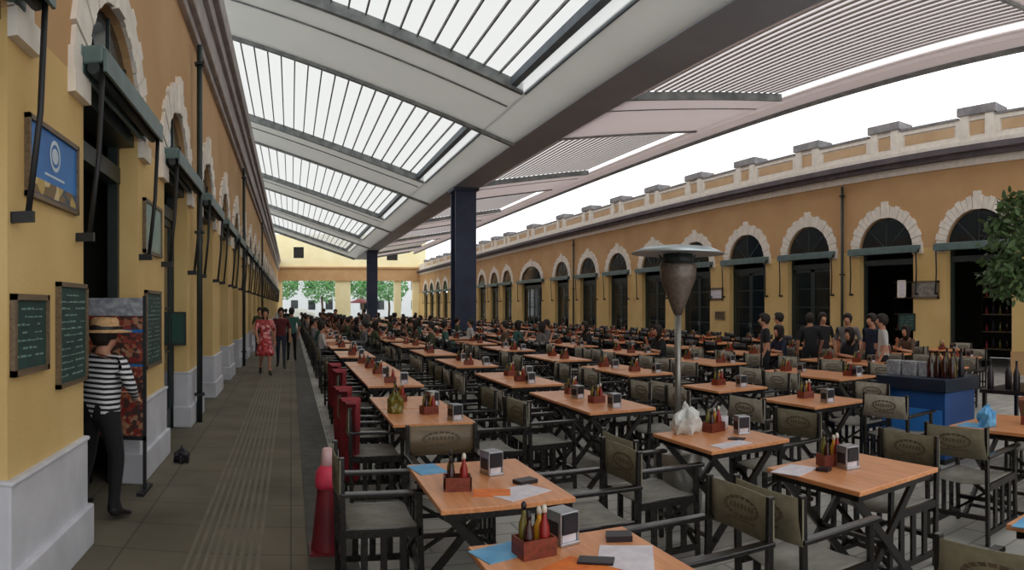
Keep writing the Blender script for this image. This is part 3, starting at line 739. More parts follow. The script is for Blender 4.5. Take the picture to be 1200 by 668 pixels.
for ri, (cx, w, lst, ys) in enumerate(rows):
    L_ = list(lst); y = ys
    while y < 58:
        L_.append((y,.85)); L_.append((y+.92,.85)); y += 2.9
    k = 0
    for ti, (cy, d) in enumerate(L_):
        x = cx
        if ri == 0 and 2 <= ti: x = 1.22
        if ri == 0 and ti >= 4: x = 1.32
        if abs(x-7.3) < 1 and (abs(cy-28.3) < 1.3 or abs(cy-61.2) < 1.3): continue
        far = math.hypot(x, cy) > 46
        tables.append((ri, k, x, cy, w, d, far)); k += 1
        for side in (-1, 1):
            if ri == 0 and ti == 0 and side == -1: continue
            if ri == 0 and ti == 1 and side == -1: cyy, cxx = 4.22, x-.55
            elif ri == 0 and ti == 0: cyy, cxx = 2.68, 1.80
            elif ri == 0 and ti == 1: cyy, cxx = 3.88, 1.78
            elif ri == 1 and ti == 1 and side == -1: cyy, cxx = 2.58, 2.42
            elif ri == 1 and ti == 0 and side == -1: cyy, cxx = 1.3, 2.42
            elif ri == 1 and ti == 1: cyy, cxx = 2.98, 3.52
            elif ri == 0 and side == -1: cyy, cxx = cy + rt.uniform(-.05,.05), x - w/2 - .11
            else: cyy, cxx = cy + rt.uniform(-.07,.07), x + side*(w/2+.24+rt.uniform(0,.08))
            chairs.append((math.hypot(cxx,cyy), ri, k-1, side, cxx, cyy, (0 if side < 0 else pi) + rt.uniform(-.08,.08)))
tmesh = {}
def ordn(k): return ORD[k] if k < len(ORD) else 'last'
for ri, k, x, cy, w, d, far in tables:
    key = (w, d)
    r_ = math.hypot(x, cy)
    if key not in tproto:
        tp = make_table(w, d); tproto[key] = tp; tmesh[key] = join_parts(tp, 'folding_table'); o = tp
    elif r_ < 16: o = copy_tree(tproto[key])
    else:
        o = bpy.data.objects.new('folding_table', tmesh[key]); COL.objects.link(o)
    o.location = (x, cy, 0)
    if k < len(ORD) and r_ < 34:
        lab = 'folding table with orange wood top, %s from the camera in %s' % (ordn(k), ROWN[ri])
        g = 'folding tables of ' + ROWN[ri]
    else:
        lab = 'folding table near the far end of %s' % ROWN[ri]; g = 'far folding tables of ' + ROWN[ri]
    tag(o, lab, 'table', g)
    if r_ > 36: continue
    special = {(0,0):((.96,2.58),(1.12,2.67)),(0,1):((.90,3.62),(1.18,3.9)),(1,1):((3.06,3.03),(3.08,2.90)),(1,2):((3.17,4.45),(3.3,4.25))}.get((ri,k))
    pc, pd = special or ((x+rt.uniform(-.12,.1), cy+rt.uniform(-.15,.2)), (x+rt.uniform(-.05,.22), cy+rt.uniform(-.3,-.15)))
    if abs(pc[0]-pd[0]) < .13 and abs(pc[1]-pd[1]) < .13 and not special: pd = (pd[0]+.14, pd[1])
    lc = 'red-brown condiment caddy on the %s table of %s' % (ordn(k), ROWN[ri])
    ld = 'steel napkin dispenser on the %s table of %s' % (ordn(k), ROWN[ri])
    gc, gd = 'condiment caddies on the tables', 'napkin dispensers on the tables'
    if r_ < 12:
        put(caddy0, 'caddy', (*pc, .75), rt.uniform(-.3,.3), lc, 'condiment caddy', gc)
        put(disp0, 'disp', (*pd, .75), rt.uniform(-.3,.3), ld, 'napkin dispenser', gd)
    else:
        if k >= len(ORD): lc = 'condiment caddy on a far table of %s' % ROWN[ri]; gc = 'far caddies of ' + ROWN[ri]
        put_mesh(caddy_far, 'condiment_caddy', (*pc, .75), rt.uniform(-.3,.3), lc, 'condiment caddy', gc)
        if rt.random() < .6:
            if k >= len(ORD): ld = 'napkin dispenser on a far table of %s' % ROWN[ri]; gd = 'far napkin dispensers of ' + ROWN[ri]
            put_mesh(disp_far, 'napkin_dispenser', (*pd, .75), 0, ld, 'napkin dispenser', gd)
chairs.sort()
SIDE = {-1: 'walkway side', 1: 'ochre wall side'}
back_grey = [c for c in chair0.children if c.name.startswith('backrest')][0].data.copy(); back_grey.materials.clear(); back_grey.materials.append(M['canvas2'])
back_brown = back_grey.copy(); back_brown.materials.clear(); back_brown.materials.append(M['boardframe'])
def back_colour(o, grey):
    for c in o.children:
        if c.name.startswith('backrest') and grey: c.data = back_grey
rest = bmesh.new()
for i, (r_, ri, k, side, cx, cy, rz) in enumerate(chairs):
    if r_ < 34 and k < len(ORD):
        lab = "director's chair on the %s of the %s table, %s" % (SIDE[side], ordn(k), ROWN[ri]); g = "canvas director's chairs at the tables"
    else:
        lab = "director's chair on the %s far down %s" % (SIDE[side], ROWN[ri]); g = "far director's chairs, %s, %s" % (SIDE[side], ROWN[ri])
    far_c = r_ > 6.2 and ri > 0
    if i < 90: o_ = put(chair0, 'chair', (cx,cy,0), rz, lab, 'chair', g); back_colour(o_, far_c)
    elif i < 298: put_mesh(chair_far_mesh if ri == 0 else chair_far_mesh2, 'director_chair', (cx,cy,0), rz, lab, 'chair', g)
    else:
        me = chair_far_mesh2.copy(); me.transform(Matrix.Translation((cx,cy,0)) @ Matrix.Rotation(rz,4,'Z')); rest.from_mesh(me); bpy.data.meshes.remove(me)
for ex, ey, er, lab, brown in ((1.12,4.74,-pi/2,"director's chair with brown back at the head of the second walkway-row table",True),(5.5,4.45,.1,"director's chair standing directly in front of the blue bar",False)):
    o = copy_tree(chair0); o.location = (ex,ey,0); o.rotation_euler = (0,0,er); tag(o, lab, 'chair', "canvas director's chairs at the tables")
    for c in o.children:
        if c.name.startswith('backrest'): c.data = back_brown if brown else back_grey
me = bpy.data.meshes.new('director_chairs'); rest.to_mesh(me)
for mt in chair_far_mesh.materials: me.materials.append(mt)
o = bpy.data.objects.new('director_chairs', me); COL.objects.link(o)
tag(o, "distant director's chairs packed at the far end of the hall", 'chairs', None, 'stuff')

# things lying on the near tables
def sheet(name, x, y, w, d, rz, m_, label, cat, z=.75, t_=.004):
    m = MB(); m.box(-w/2,w/2,-d/2,d/2,0,t_); o = m.build(name, m_, None, (x,y,z), rz); tag(o, label, cat); return o
sheet('menu_card', .83, 4.10, .18, .24, .2, M['bluepaper'], 'pale blue card at the walkway corner of the second table, row beside walkway', 'card')
sheet('menu', 1.20, 3.46, .30, .2, .45, M['paper'], 'white printed menu near the front edge of the second walkway-row table', 'menu')
sheet('menu', 1.06, 3.50, .2, .14, -.3, M['orange'], 'orange printed card under the caddy end of the second walkway-row table', 'menu', .7502)
sheet('wallet', 1.30, 3.64, .12, .08, .3, M['pack'], 'black wallet lying behind the white menu, second walkway-row table', 'wallet', .75, .022)
sheet('menu_card', .84, 2.64, .22, .16, .3, M['bluepaper'], 'bright blue card on the corner of the nearest table by the walkway', 'card')
sheet('menu', 1.26, 2.36, .22, .34, -.5, M['paper'], 'white printed menu on the nearest walkway-row table', 'menu')
sheet('menu', 1.06, 2.34, .2, .26, .5, M['orange'], 'orange printed menu on the nearest walkway-row table', 'menu', .7502)
sheet('wallet', 1.355, 2.60, .11, .08, -.4, M['pack'], 'dark wallet at the far corner of the nearest walkway-row table', 'wallet', .75, .025)
sheet('mobile_phone', 1.15, 2.40, .07, .14, 1.0, M['pack'], 'black phone lying on the orange menu of the nearest table', 'phone', .7545, .009)
sheet('menu', 2.80, 3.08, .24, .2, .3, M['paper'], 'pale pink menu on the walkway corner of the table with crossed legs', 'menu')
sheet('wallet', 2.92, 2.95, .06, .08, .3, M['pack'], 'small black case beside the pale pink menu', 'case', .75, .02)
sheet('menu', 2.97, 3.95, .3, .14, .1, M['paper'], 'white menu on the front edge of the table with the plastic bag', 'menu')
sheet('mobile_phone', 3.12, 4.08, .07, .12, .6, M['pack'], 'dark phone on the table with the plastic bag', 'phone', .75, .01)
sheet('menu_card', 2.83, 1.44, .26, .2, .1, M['bluepaper'], 'pale blue card on the nearest table of the second row', 'card')
sheet('menu_card', 4.82, 3.1, .2, .24, .1, M['bluepaper'], 'light blue card on the nearest table of the third row, by the bar', 'card')
def bag(x, y, z, s, m_, label, cat, seed, name='plastic_bag'):
    bm = bmesh.new(); bmesh.ops.create_icosphere(bm, subdivisions=3, radius=1); r = random.Random(seed)
    for v in bm.verts:
        n = v.co.copy(); k = 1+.16*math.sin(n.x*7+seed)+.13*math.sin(n.y*9+n.z*6)+r.uniform(-.05,.05)
        v.co = Vector((n.x*.8*k, n.y*.7*k, max(-.62, n.z*k)))
        if n.z > .6: v.co.x *= .5; v.co.y *= .5; v.co.z += .15
    for v in bm.verts: v.co = Vector((v.co.x*s, v.co.y*s, (v.co.z+.62)*s))
    me = bpy.data.meshes.new(name); bm.to_mesh(me); bm.free(); me.materials.append(m_)
    o = bpy.data.objects.new(name, me); COL.objects.link(o); o.location = (x,y,z); tag(o, label, cat)
bag(2.94, 4.50, .75, .13, M['bag'], 'crumpled white plastic bag on the third table of the second row', 'bag', 2)
bag(.98, 6.34, .75, .11, M['oil'], 'crumpled olive bag on the double table beside the red jackets', 'bag', 5, 'cloth_bag')
bag(4.85, 2.98, .75, .1, M['bluepaper'], 'light blue bag on the nearest third-row table, by the bar', 'bag', 6, 'shopping_bag')
bag(XL+.28, 7.55, 0, .1, M['pack'], 'small black bundle on the walkway at the foot of the second pier', 'bag', 8, 'bundle')
m = MB(); m.lathe([(.03,0),(.037,.1),(.034,.1),(.028,.006)], seg=16); o = m.build('paper_cup', M['paper'], None, (3.31,4.5,.75)); tag(o, 'white paper cup beside the caddy on the table with the plastic bag', 'cup')

# red bollard-like cone and red jackets on the chair backs next to the walkway
def cone(x, y, label):
    t = empty('traffic_cone', (x,y,0))
    m = MB(); m.box(-.13,.13,-.13,.13,0,.03); m.build('base', M['red'], t)
    m = MB(); m.lathe([(.12,.03),(.108,.12),(.07,.47)], seg=20, cap=False); m.build('cone_body', M['red'], t)
    m = MB(); m.lathe([(.085,.46),(.09,.5),(.085,.57),(.05,.62)], seg=20); m.build('bulge', M['pink'], t)
    m = MB(); m.lathe([(.05,.61),(.04,.73),(.03,.74)], seg=16); m.build('tip', M['collar'], t)
    tag(t, label, 'cone')
cone(.26, 4.86, 'dark red cone with a pink top standing by the kerb')
def jacket(x, y, z, h, w, label, seed):
    m = MB(); r = random.Random(seed); n = 14; L_ = 10
    for side in (-1, 1):
        for j in range(L_+1):
            for i in range(n+1):
                u = i/n-.5; v = j/L_
                wd = w*(1-.45*v) + .02*math.sin(v*9+seed)
                m.v.append((side*(.04+.05*math.cos(u*pi)*(1-v*.3)) + .012*math.sin(u*30+v*4), u*wd, -v*h - .06*abs(u)*(1 if j == 0 else .3)))
    S_ = (L_+1)*(n+1)
    for s_ in range(2):
        for j in range(L_):
            for i in range(n):
                a = s_*S_+j*(n+1)+i; m.face([a,a+1,a+n+2,a+n+1], True)
    for i in range(n): m.face([i,i+1,S_+i+1,S_+i], True); a = L_*(n+1); m.face([a+i,a+i+1,S_+a+i+1,S_+a+i], True)
    for j in range(L_): a = j*(n+1); m.face([a,a+n+1,S_+a+n+1,S_+a], True); m.face([a+n,a+2*n+1,S_+a+2*n+1,S_+a+n], True)
    t = m.build('red_jacket', M['redcloth'], None, (x,y,z))
    m = MB(); m.lathe([(.02,-.02),(.05,0),(.02,.02)], seg=14); c = m.build('pale_emblem', M['pink'], t, (-.075,0,-.18)); c.rotation_euler = (0,pi/2,0)
    tag(t, label, 'jacket')
jx = [c for c in chairs if c[1] == 0 and c[3] == -1 and c[2] >= 2][:6]
for i, c in enumerate(jx[:4]):
    jacket(c[4]-.22, c[5], .93, .62 if i else .72, .46, ['red jacket draped over the chair back nearest the walkway cone','second red jacket along the walkway chairs','third red jacket along the walkway chairs','farthest red jacket along the walkway chairs'][i], i)

# ------------------------------------------------------------------ patio heater
t = empty('patio_heater', (3.17, 4.98, 0))
hr = 5.9
m = MB(); m.lathe([(.2,0),(.21,.02),(.21,.5),(.19,.52)], seg=28); m.build('tank_housing', M['pole'], t)
m = MB(); m.tube([(0,0,.5),(0,0,1.72)], .028, 12); m.build('pole', M['pole'], t)
m = MB(); m.lathe([(.035,1.68),(.06,1.74),(.15,1.98),(.165,2.10),(.15,2.12)], seg=28); m.build('emitter_cone', mat('heater_mesh', srgb(120,108,98), .45, srgb(96,86,80), 30, metal=.5), t)
m = MB(); m.lathe([(.13,2.1),(.13,2.21)], seg=24); m.build('burner_head', M['awndark'], t)
m = MB(); m.lathe([(.40,2.2),(.41,2.205),(.3,2.255),(.12,2.275),(.02,2.28)], seg=40); m.build('reflector_hood', M['gutter'], t)
m = MB()
for a in range(3): m = MB(); m.bar((.09*math.cos(a*2.1),.09*math.sin(a*2.1),2.1),(.2*math.cos(a*2.1),.2*math.sin(a*2.1),2.22),.012); m.build('hood_bracket', M['black'], t)
tag(t, 'tall steel patio heater with round hood rising behind the white bag', 'patio heater')

# ------------------------------------------------------------------ blue bar and service table
t = empty('bar_counter', (6.42, 4.76, 0))
m = MB(); m.box(-.3,.3,-.46,.46,.06,.80); bevel(m.build('body', M['bluebar'], t), .01)
m = MB(); m.box(-.34,.34,-.5,.5,.80,.95); bevel(m.build('countertop', M['navytop'], t), .01)
m = MB(); m.box(-.27,.27,-.43,.43,0,.06); m.build('kickboard', M['black'], t)
m = MB(); m.box(-.305,-.3,-.42,.42,.12,.6); m.build('front_panel', M['bluefront'], t)
tag(t, 'royal blue bar counter standing among the tables', 'bar counter')
for i in range(3):
    m = MB(); m.box(-.07,.07,-.1,.1,0,.16); b = m.build('storage_box', M['header'], None, (6.3, 5.13-.24*i, .95)); tag(b, 'grey box on the blue bar, %s from the ochre arcade end' % ORD[i], 'box', 'grey boxes on the blue bar')
def bottle_mesh(k, h=.3):
    m = MB(); m.lathe([(.036,0),(.038,.01),(.038,h*.55),(.014,h*.75),(.013,h*.95),(.016,h*.96),(.016,h)], seg=12)
    me = m.build('bottle', M[k]); d = me.data; bpy.data.objects.remove(me); return d
bms = [bottle_mesh('bottle',.3), bottle_mesh('oil',.27), bottle_mesh('pack',.32), bottle_mesh('ketchup',.22)]
rb = random.Random(11)
for i in range(10):
    put_mesh(bms[i%3], 'bottle', (6.25+.12*(i%3), 4.60-.033*i, .95), 0, 'dark glass bottle in the cluster on the blue bar', 'bottle', 'dark bottles on the blue bar')
t = empty('service_table', (6.75, 3.55, 0))
m = MB(); m.box(-.4,.4,-.45,.45,.80,.84); m.build('tabletop', M['pack'], t)
for sx in (-1,1):
    for sy in (-1,1):
        m = MB(); m.box(sx*.36-.02,sx*.36+.02,sy*.41-.02,sy*.41+.02,0,.8); m.build('leg', M['darkwood'], t)
m = MB(); m.box(-.38,.38,-.43,.43,.3,.33); m.build('shelf', M['darkwood'], t)
tag(t, 'dark service table crowded with sauces to the far side of the blue bar', 'table')
for i in range(14):
    put_mesh(bms[3] if i%3 else bms[2], 'bottle', (6.45+.11*(i%2)+.2*(i%3), 3.92-.055*i, .84), 0, 'sauce bottle standing on the dark service table', 'bottle', 'sauce bottles on the service table')
for i in range(2):
    m = MB(); m.box(-.12,.12,-.1,.1,0,.2); b = m.build('crate', M['redcloth'], None, (6.55+.1*i, 3.3-.3*i+.02, .84)); tag(b, ['red crate on the service table nearer the blue bar','red crate at the far end of the service table'][i], 'crate')
# shelves inside the wide near arches
def shelves(y, label, cnt):
    t = empty('shelf_unit', (17.0, y, 0))
    m = MB()
    for yy in (-.9,.9): m.box(-.2,.2,yy-.03,yy+.03,0,2.6)
    m.build('side_panel', M['darkwood'], t)
    for z in (.5,1.0,1.5,2.0,2.5): m = MB(); m.box(-.2,.2,-.9,.9,z,z+.03); m.build('shelf', M['boardframe'], t)
    tag(t, label, 'shelf unit')
    for i in range(cnt):
        put_mesh(bms[i%4], 'bottle', (16.9, y-.8+1.6*(i%8)/7, (.53,1.03,1.53,2.03)[i//8]), 0, 'bottle on the shelves inside the arch %s' % ('beside the potted tree' if y < 11 else 'before the drain pipe'), 'bottle', 'bottles on the shop shelves, arch %s' % ('by the tree' if y < 11 else 'by the pipe'))
shelves(9.6, 'shelf unit of bottles inside the arch nearest the potted tree', 32)
shelves(12.9, 'shelf unit of bottles inside the arch second from the potted tree', 16)

# potted tree at the right
t = empty('potted_tree', (8.25, 4.25, 0))
m = MB(); m.lathe([(.2,0),(.28,.45),(.3,.5),(.26,.5),(.24,.42)], seg=24); m.build('pot', M['pot'], t)
m = MB(); m.tube([(0,0,.4),(.03,.02,1.1),(-.02,0,1.9),(0,.03,2.8)], .035); m.tube([(-.02,0,1.8),(-.3,.15,2.4)], .018); m.tube([(-.02,0,1.7),(.25,-.2,2.3)], .018); m.build('trunk', M['bark'], t)
m = MB(); foliage(m, (-.05,.05,2.6), .72, 1300, .13, 1.05, 21); foliage(m, (-.25,.3,2.15), .45, 500, .12, .7, 22); foliage(m, (-.15,.2,3.0), .3, 250, .12, 1, 23)
m.build('foliage', M['leaf'], t)
tag(t, 'leafy potted tree at the edge by the nearest arch', 'tree')

# ------------------------------------------------------------------ people
def skinmesh(name, J, E_, seg_mat, mats, root):
    """J: joint -> (pos, radius); E_: edges; one continuous skinned body, materials by nearest bone"""
    names = list(J); idx = {n: i for i, n in enumerate(names)}
    me = bpy.data.meshes.new(name); me.from_pydata([J[n][0] for n in names], [(idx[a], idx[b]) for a, b in E_], [])
    o = bpy.data.objects.new(name, me); COL.objects.link(o)
    o.modifiers.new('skin', 'SKIN').use_smooth_shade = True
    sd = o.modifiers.new('sub', 'SUBSURF'); sd.levels = 1; sd.render_levels = 1
    for n in names:
        r = J[n][1]; r = r if isinstance(r, tuple) else (r, r)
        sv = me.skin_vertices[0].data[idx[n]]; sv.radius = r; sv.use_root = (n == root)
    dg = bpy.context.evaluated_depsgraph_get(); dg.update()
    out = bpy.data.meshes.new_from_object(o.evaluated_get(dg)); out.name = name
    bpy.data.objects.remove(o); bpy.data.meshes.remove(me)
    keys = sorted(set(seg_mat.values())); out.materials.clear()
    for k in keys: out.materials.append(mats[k])
    segs = [(Vector(J[a][0]), Vector(J[b][0]), keys.index(seg_mat[(a,b)]), 'pelvis' in (a, b) or a[:2] == 'hp') for a, b in E_]
    pz = J['pelvis'][0][2]
    for p in out.polygons:
        c = p.center; best = None
        for a, b, k, hip in segs:
            ab = b-a; t = max(0, min(1, (c-a).dot(ab)/ab.length_squared)); d = (a+ab*t-c).length
            if best is None or d < best[0]: best = (d, k, hip)
        if best[2] and c.z > pz-.09: best = (0, keys.index('shirt' if c.z > pz+.0 else 'pants'))
        p.material_index = best[1]; p.use_smooth = True
    return out

def body(name, shirt, pants, arms, legs, lean=0.0, sleeve='long', hips=(0,0,.93), skirt=False):
    """arms/legs: {'L':(elbow, wrist), ...} as absolute points; faces +x"""
    hx, hy, hz = hips
    def up(z, x=0): return (hx+lean*z+x, hy, hz+z)
    J = {'pelvis':(up(0),(.14,.105)),'waist':(up(.16),(.125,.095)),'chest':(up(.36),(.155,.11)),'collar':(up(.47),(.09,.07)),'neck':(up(.515,.0),.052),
         'jaw':(up(.565,.03),(.062,.07)),'head':(up(.645,.03),(.074,.09)),'crown':(up(.705,.02),(.058,.072))}
    J['nose'] = ((J['head'][0][0]+.105, hy, J['head'][0][2]-.03), .012)
    E_ = [('pelvis','waist'),('waist','chest'),('chest','collar'),('collar','neck'),('neck','jaw'),('jaw','head'),('head','crown'),('head','nose')]
    sm = {e: 'shirt' for e in E_[:3]}; sm[E_[3]] = 'skin'
    for e in E_[4:]: sm[e] = 'skin'
    for s_, sg in (('L',1),('R',-1)):
        J['sh'+s_] = ((up(.43)[0], hy+sg*.175, hz+.435), .062)
        el, wr = arms[s_]
        J['el'+s_] = (el, .042); J['wr'+s_] = (wr, .028)
        d = (Vector(wr)-Vector(el)).normalized()
        side = d.cross(Vector((0,sg,0))); side = side.normalized() if side.length > .1 else Vector((0,0,1))
        lat = d.cross(side).normalized()
        palm = Vector(wr)+d*.06
        J['pm'+s_] = (tuple(palm), (.034,.02))
        es = [('chest','sh'+s_),('sh'+s_,'el'+s_),('el'+s_,'wr'+s_),('wr'+s_,'pm'+s_)]
        E_ += es; sm[es[0]] = 'shirt'; sm[es[1]] = 'shirt'; sm[es[2]] = 'shirt' if sleeve == 'long' else 'skin'; sm[es[3]] = 'skin'
        for f, off, ln in (('a',-.028,.075),('b',-.010,.085),('c',.010,.08),('d',.028,.062)):
            k0 = palm + d*.03 + lat*off; k1 = k0 + d*ln*.5 + side*.006; k2 = k1 + d*ln*.4 + side*.02
            for q, p in enumerate((k0,k1,k2)): J['f%s%s%d' % (f,s_,q)] = (tuple(p), .0085)
            e3 = [('pm'+s_,'f%s%s0' % (f,s_)),('f%s%s0' % (f,s_),'f%s%s1' % (f,s_)),('f%s%s1' % (f,s_),'f%s%s2' % (f,s_))]
            E_ += e3
            for e in e3: sm[e] = 'skin'
        t0 = palm - d*.02 - lat*.035 + side*.012; t1 = t0 + d*.04 - lat*.015 + side*.01
        J['t0'+s_] = (tuple(t0), .010); J['t1'+s_] = (tuple(t1), .009)
        for e in (('pm'+s_,'t0'+s_),('t0'+s_,'t1'+s_)): E_.append(e); sm[e] = 'skin'
        kn, an = legs[s_]
        J['hp'+s_] = ((hx, hy+sg*.09, hz-.04), .092); J['kn'+s_] = (kn, .058); J['an'+s_] = (an, .038)
        toe = (an[0]+.15, an[1]+sg*.02, .03); J['to'+s_] = (toe, (.042,.026)); J['he'+s_] = ((an[0]-.03, an[1], .04), .034)
        es = [('pelvis','hp'+s_),('hp'+s_,'kn'+s_),('kn'+s_,'an'+s_),('an'+s_,'he'+s_),('an'+s_,'to'+s_)]
        E_ += es; sm[es[0]] = 'pants'; sm[es[1]] = 'pants'; sm[es[2]] = 'skin' if skirt else 'pants'; sm[es[3]] = 'shoe'; sm[es[4]] = 'shoe'
    mats = {'shirt': shirt, 'pants': pants, 'skin': M['skin'], 'shoe': M['shoe']}
    return skinmesh(name, J, E_, sm, mats, 'pelvis'), J

def hair_mesh(J, long=False):
    hx, hy, hz = J['head'][0]
    bm = bmesh.new(); bmesh.ops.create_uvsphere(bm, u_segments=18, v_segments=12, radius=1)
    for v in bm.verts:
        v.co = Vector((v.co.x*.118-.018, v.co.y*.096, v.co.z*.118+.035))
        if v.co.x > .045 and v.co.z < .07: v.co.x = .045
        if v.co.z < -.03:
            v.co.z = -.03-(.17 if long and v.co.x < .03 else (.05 if v.co.x < -.02 else 0))
    for v in bm.verts: v.co += Vector((hx, hy, hz))
    me = bpy.data.meshes.new('hair'); bm.to_mesh(me); bm.free()
    for p in me.polygons: p.use_smooth = True
    me.materials.append(M['hair']); return me
def eyes_mesh(J):
    hx, hy, hz = J['head'][0]; m = MB()
    for s_ in (-1,1): m.lathe([(.003,-.01),(.011,0),(.003,.01)], (hx+.083, hy+s_*.032, hz+.005), 8)
    o = m.build('eyes', M['pack']); d = o.data; bpy.data.objects.remove(o); return d
def person(bodymesh, hair, loc, rz, label, group=None, extras=()):
    t = bpy.data.objects.new('person', bodymesh); COL.objects.link(t); t.location = loc; t.rotation_euler = (0,0,rz)
    for nm, me in [('hair', hair)]+list(extras):
        if me is None: continue
        h = bpy.data.objects.new(nm, me); COL.objects.link(h); h.parent = t
    tag(t, label, 'person', group); return t

SIT = {}
def sitting(shirt, variant):
    key = (shirt, variant)
    if key in SIT: return SIT[key]
    hips = (-.08,0,.56)
    lean = (.05,.18,-.1)[variant]
    top = hips[0]+lean*.43
    ar = {0: {'L':((top+.08,.24,.72),(.28,.16,.80)), 'R':((top+.08,-.24,.72),(.28,-.16,.80))},
          1: {'L':((top+.12,.23,.76),(.34,.08,.82)), 'R':((top+.14,-.23,.76),(.30,-.04,.98))},
          2: {'L':((top-.02,.26,.74),(.16,.25,.71)), 'R':((top-.02,-.26,.74),(.16,-.25,.71))}}[variant]
    b, J = body('person', SH[shirt], M['jeans'] if variant else M['pants'], ar, {'L':((.34,.12,.53),(.36,.12,.09)),'R':((.34,-.12,.53),(.34,-.13,.09))}, lean, 'short' if variant != 2 else 'long', hips)
    SIT[key] = (b, hair_mesh(J, variant == 1)); return SIT[key]
def standing(shirt, pants, walk=False, skirt=False, sleeve='short', hand=None):
    ar = {'L':((-.02,.25,1.12),(.08,.24,.88)),'R':((.0,-.25,1.12),(.1,-.22,.88))}
    if walk: ar = {'L':((-.1,.25,1.13),(-.06,.25,.88)),'R':((.1,-.25,1.14),(.26,-.22,.95))}
    if hand: ar = {'L':((.03,.25,1.14),(.24,.14,1.06)),'R':((.03,-.25,1.14),(.24,-.12,1.02))}
    lg = {'L':((.03,.1,.50),(.0,.11,.09)),'R':((.02,-.1,.50),(-.02,-.11,.09))}
    if walk: lg = {'L':((.17,.09,.53),(.26,.09,.10)),'R':((-.02,-.09,.50),(-.26,-.09,.17))}
    return body('person', SH[shirt], pants, ar, lg, .02, sleeve, (0,0,.93), skirt)

# walking woman in a red floral dress, coming up the walkway
b, J = standing('floral', SH['floral'], walk=True, skirt=True)
m = MB(); m.lathe([(.15,1.1),(.16,1.0),(.2,.85),(.26,.6),(.29,.50),(.28,.50),(.19,.85)], seg=24, cap=False); sk = m.build('dress_skirt', SH['floral']); skd = sk.data; bpy.data.objects.remove(sk)
for v in skd.vertices: a = math.atan2(v.co.y, v.co.x); v.co.x *= 1+.08*math.sin(a*7)*(1.1-v.co.z); v.co.y *= .85+.08*math.sin(a*7)*(1.1-v.co.z)
person(b, hair_mesh(J, True), (-.66,17.4,0), -pi/2+.15, 'woman in a red and pink patterned dress walking up the walkway', None, [('dress_skirt', skd), ('eyes', eyes_mesh(J))])
b, J = standing('maroon', M['jeans'], walk=True)
person(b, hair_mesh(J), (-.28,19.3,0), -pi/2, 'person in a maroon top walking just behind the patterned dress', None, [('eyes', eyes_mesh(J))])
b, J = standing('teal', M['pants'])
person(b, hair_mesh(J), (.02,21.8,0), pi/2, 'person in a teal shirt and black trousers standing by the kerb', None)
b, J = standing('olive', M['jeans'])
person(b, hair_mesh(J), (-1.1,24,0), -pi/2, 'person in an olive shirt close to the yellow arcade wall')
# man in straw hat in the first doorway
b, J = body('person', SH['striped'], M['pants'], {'L':((.03,.27,1.14),(.24,.14,1.06)),'R':((.03,-.27,1.14),(.24,-.12,1.02))}, {'L':((.05,.15,.50),(.0,.2,.09)),'R':((.04,-.13,.50),(-.04,-.17,.09))}, .05, 'long', (0,0,.93))
hx, hy, hz = J['head'][0]
m = MB(); m.lathe([(.19,.035),(.195,.045),(.105,.06),(.1,.14),(.085,.165),(.02,.17)], (hx-.01,hy,hz), 28); hat = m.build('straw_hat', M['straw']); hd = hat.data; bpy.data.objects.remove(hat)
m = MB(); m.lathe([(.107,.058),(.106,.09)], (hx-.01,hy,hz), 28, cap=False); hb = m.build('hat_band', M['black']); hbd = hb.data; bpy.data.objects.remove(hb)
person(b, hair_mesh(J), (-1.60,5.55,0), R(62), 'person in a straw hat, striped long-sleeved shirt and black trousers in the doorway', None, [('straw_hat', hd), ('hat_band', hbd)]).scale = (1.22,1.22,.95)
# standing people across the hall
stand = {k: standing(k, M['pants']) for k in ('black','navy','grey','maroon','white')}
for k, x, y, rz, lab in (
    ('black', 10.05, 11.55, 2.2, 'person in black standing before the third arch from the tree'),
    ('black', 10.6, 10.75, -2.0, 'second person in black standing close beside the other in black'),
    ('black', 8.55, 10.25, 2.6, 'person in black standing nearest the patio heater among the dark group'),
    ('grey', 10.2, 9.6, -2.6, 'person in grey standing between the group in black and the blue bar'),
    ('black', 9.85, 10.35, 1.0, 'person in black in the middle of the standing dark group'),
    ('navy', 9.95, 8.7, 3.0, 'person in navy standing behind the blue bar'),
    ('white', 9.5, 8.05, 2.4, 'person in a white shirt standing behind the blue bar'),
    ('maroon', 2.15, 33, -1.5, 'person in a maroon shirt standing far down the second row'),
    ('grey', 4.1, 38, 1.2, 'person in grey standing between far tables before the end wall'),
    ('navy', 2.1, 44, 0, 'person in navy standing far off in front of the street opening'),
    ('black', -.3, 40, 1.5, 'person in black walking away at the far end of the walkway'),
    ('white', -.8, 48, 1.5, 'person in white at the farthest part of the walkway')):
    b, J = stand[k]; person(b, hair_mesh(J), (x,y,0), rz, lab).scale = (1.05,1.05,.94)
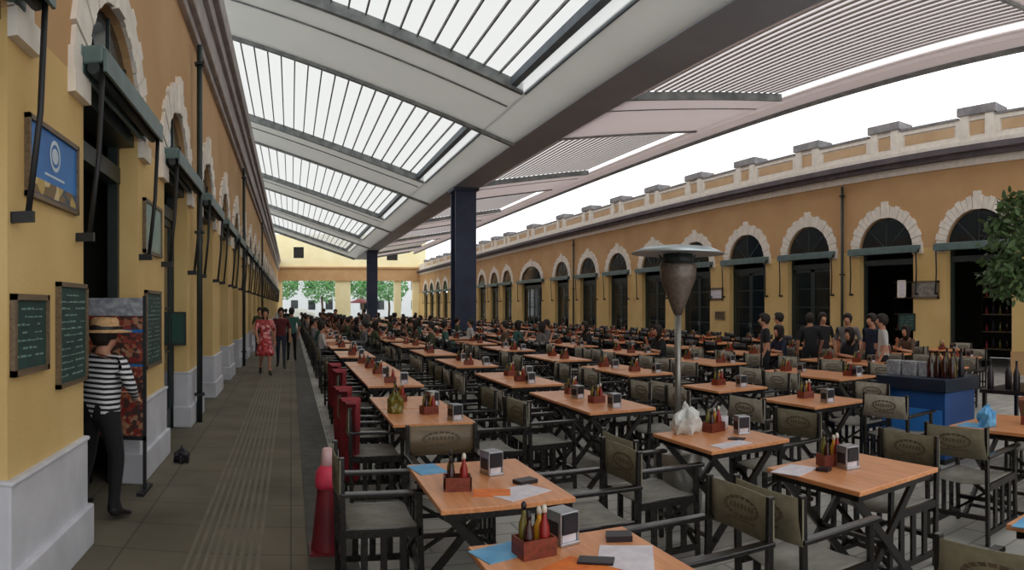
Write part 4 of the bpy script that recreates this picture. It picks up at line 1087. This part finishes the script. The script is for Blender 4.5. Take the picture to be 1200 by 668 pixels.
# seated diners
rp = random.Random(5)
occ = [c for c in chairs if (c[0] > 17 and c[0] < 46 and c[1] < 4 and c[4] < 8)]
rp.shuffle(occ); kinds = ['black','navy','grey','maroon','brown','olive','white','teal']
occ = sorted(occ[:64])
for i, c in enumerate(occ):
    sh = kinds[rp.randrange(len(kinds))]; b, h = sitting(sh, rp.randrange(3))
    near = c[2] < len(ORD) and c[0] < 30
    lab = 'diner in %s seated on the %s of the %s table, %s' % (sh, SIDE[c[3]], ordn(c[2]), ROWN[c[1]].replace(' from walkway','').replace(' beside the walkway',' by walkway')) if near else 'diner in a %s top seated far down %s' % (sh, ROWN[c[1]])
    person(b, h, (c[4], c[5], 0), c[6], lab, 'diners seated at the tables' if near else 'far diners in %s, %s' % (sh, ROWN[c[1]]))
near_dark = [('black', 3, 4), ('navy', 4, 3), ('black', 4, 2), ('black', 5, 2), ('brown', 5, 1)]
for sh, ri, k in near_dark:
    c = [c for c in chairs if c[1] == ri and c[2] == k and c[3] == 1][0]
    b, h = sitting(sh, 1); person(b, h, (c[4], c[5], 0), c[6], 'diner in %s seated at the %s table of %s' % (sh, ordn(k), ROWN[ri]), 'diners seated at the tables')

# ------------------------------------------------------------------ light and camera
w = bpy.data.worlds.new('sky'); S.world = w; w.use_nodes = True
bg = w.node_tree.nodes['Background']; bg.inputs[0].default_value = (.97, .985, 1, 1); bg.inputs[1].default_value = 1.65
cam = bpy.data.cameras.new('camera'); co = bpy.data.objects.new('camera', cam); COL.objects.link(co)
co.location = (0,0,EYE); co.rotation_euler = (pi/2,0,0)
F, PX, PY = 800.0, 341.0, 359.0
cam.type = 'PANO'; cam.panorama_type = 'CENTRAL_CYLINDRICAL'
cam.central_cylindrical_range_u_min = -PX/F; cam.central_cylindrical_range_u_max = (1200-PX)/F
cam.central_cylindrical_range_v_min = -(668-PY)/F; cam.central_cylindrical_range_v_max = PY/F
cam.central_cylindrical_radius = 1.0
cam.clip_end = 400
S.camera = co
S.view_settings.view_transform = 'Standard'; S.view_settings.look = 'None'; S.view_settings.gamma = 1; S.view_settings.exposure = 0
S.view_settings.use_curve_mapping = False
S.cycles.use_denoising = True
S.cycles.max_bounces = 10; S.cycles.diffuse_bounces = 5; S.cycles.transparent_max_bounces = 12
S.cycles.caustics_reflective = False; S.cycles.caustics_refractive = False
S.cycles.sample_clamp_indirect = 6
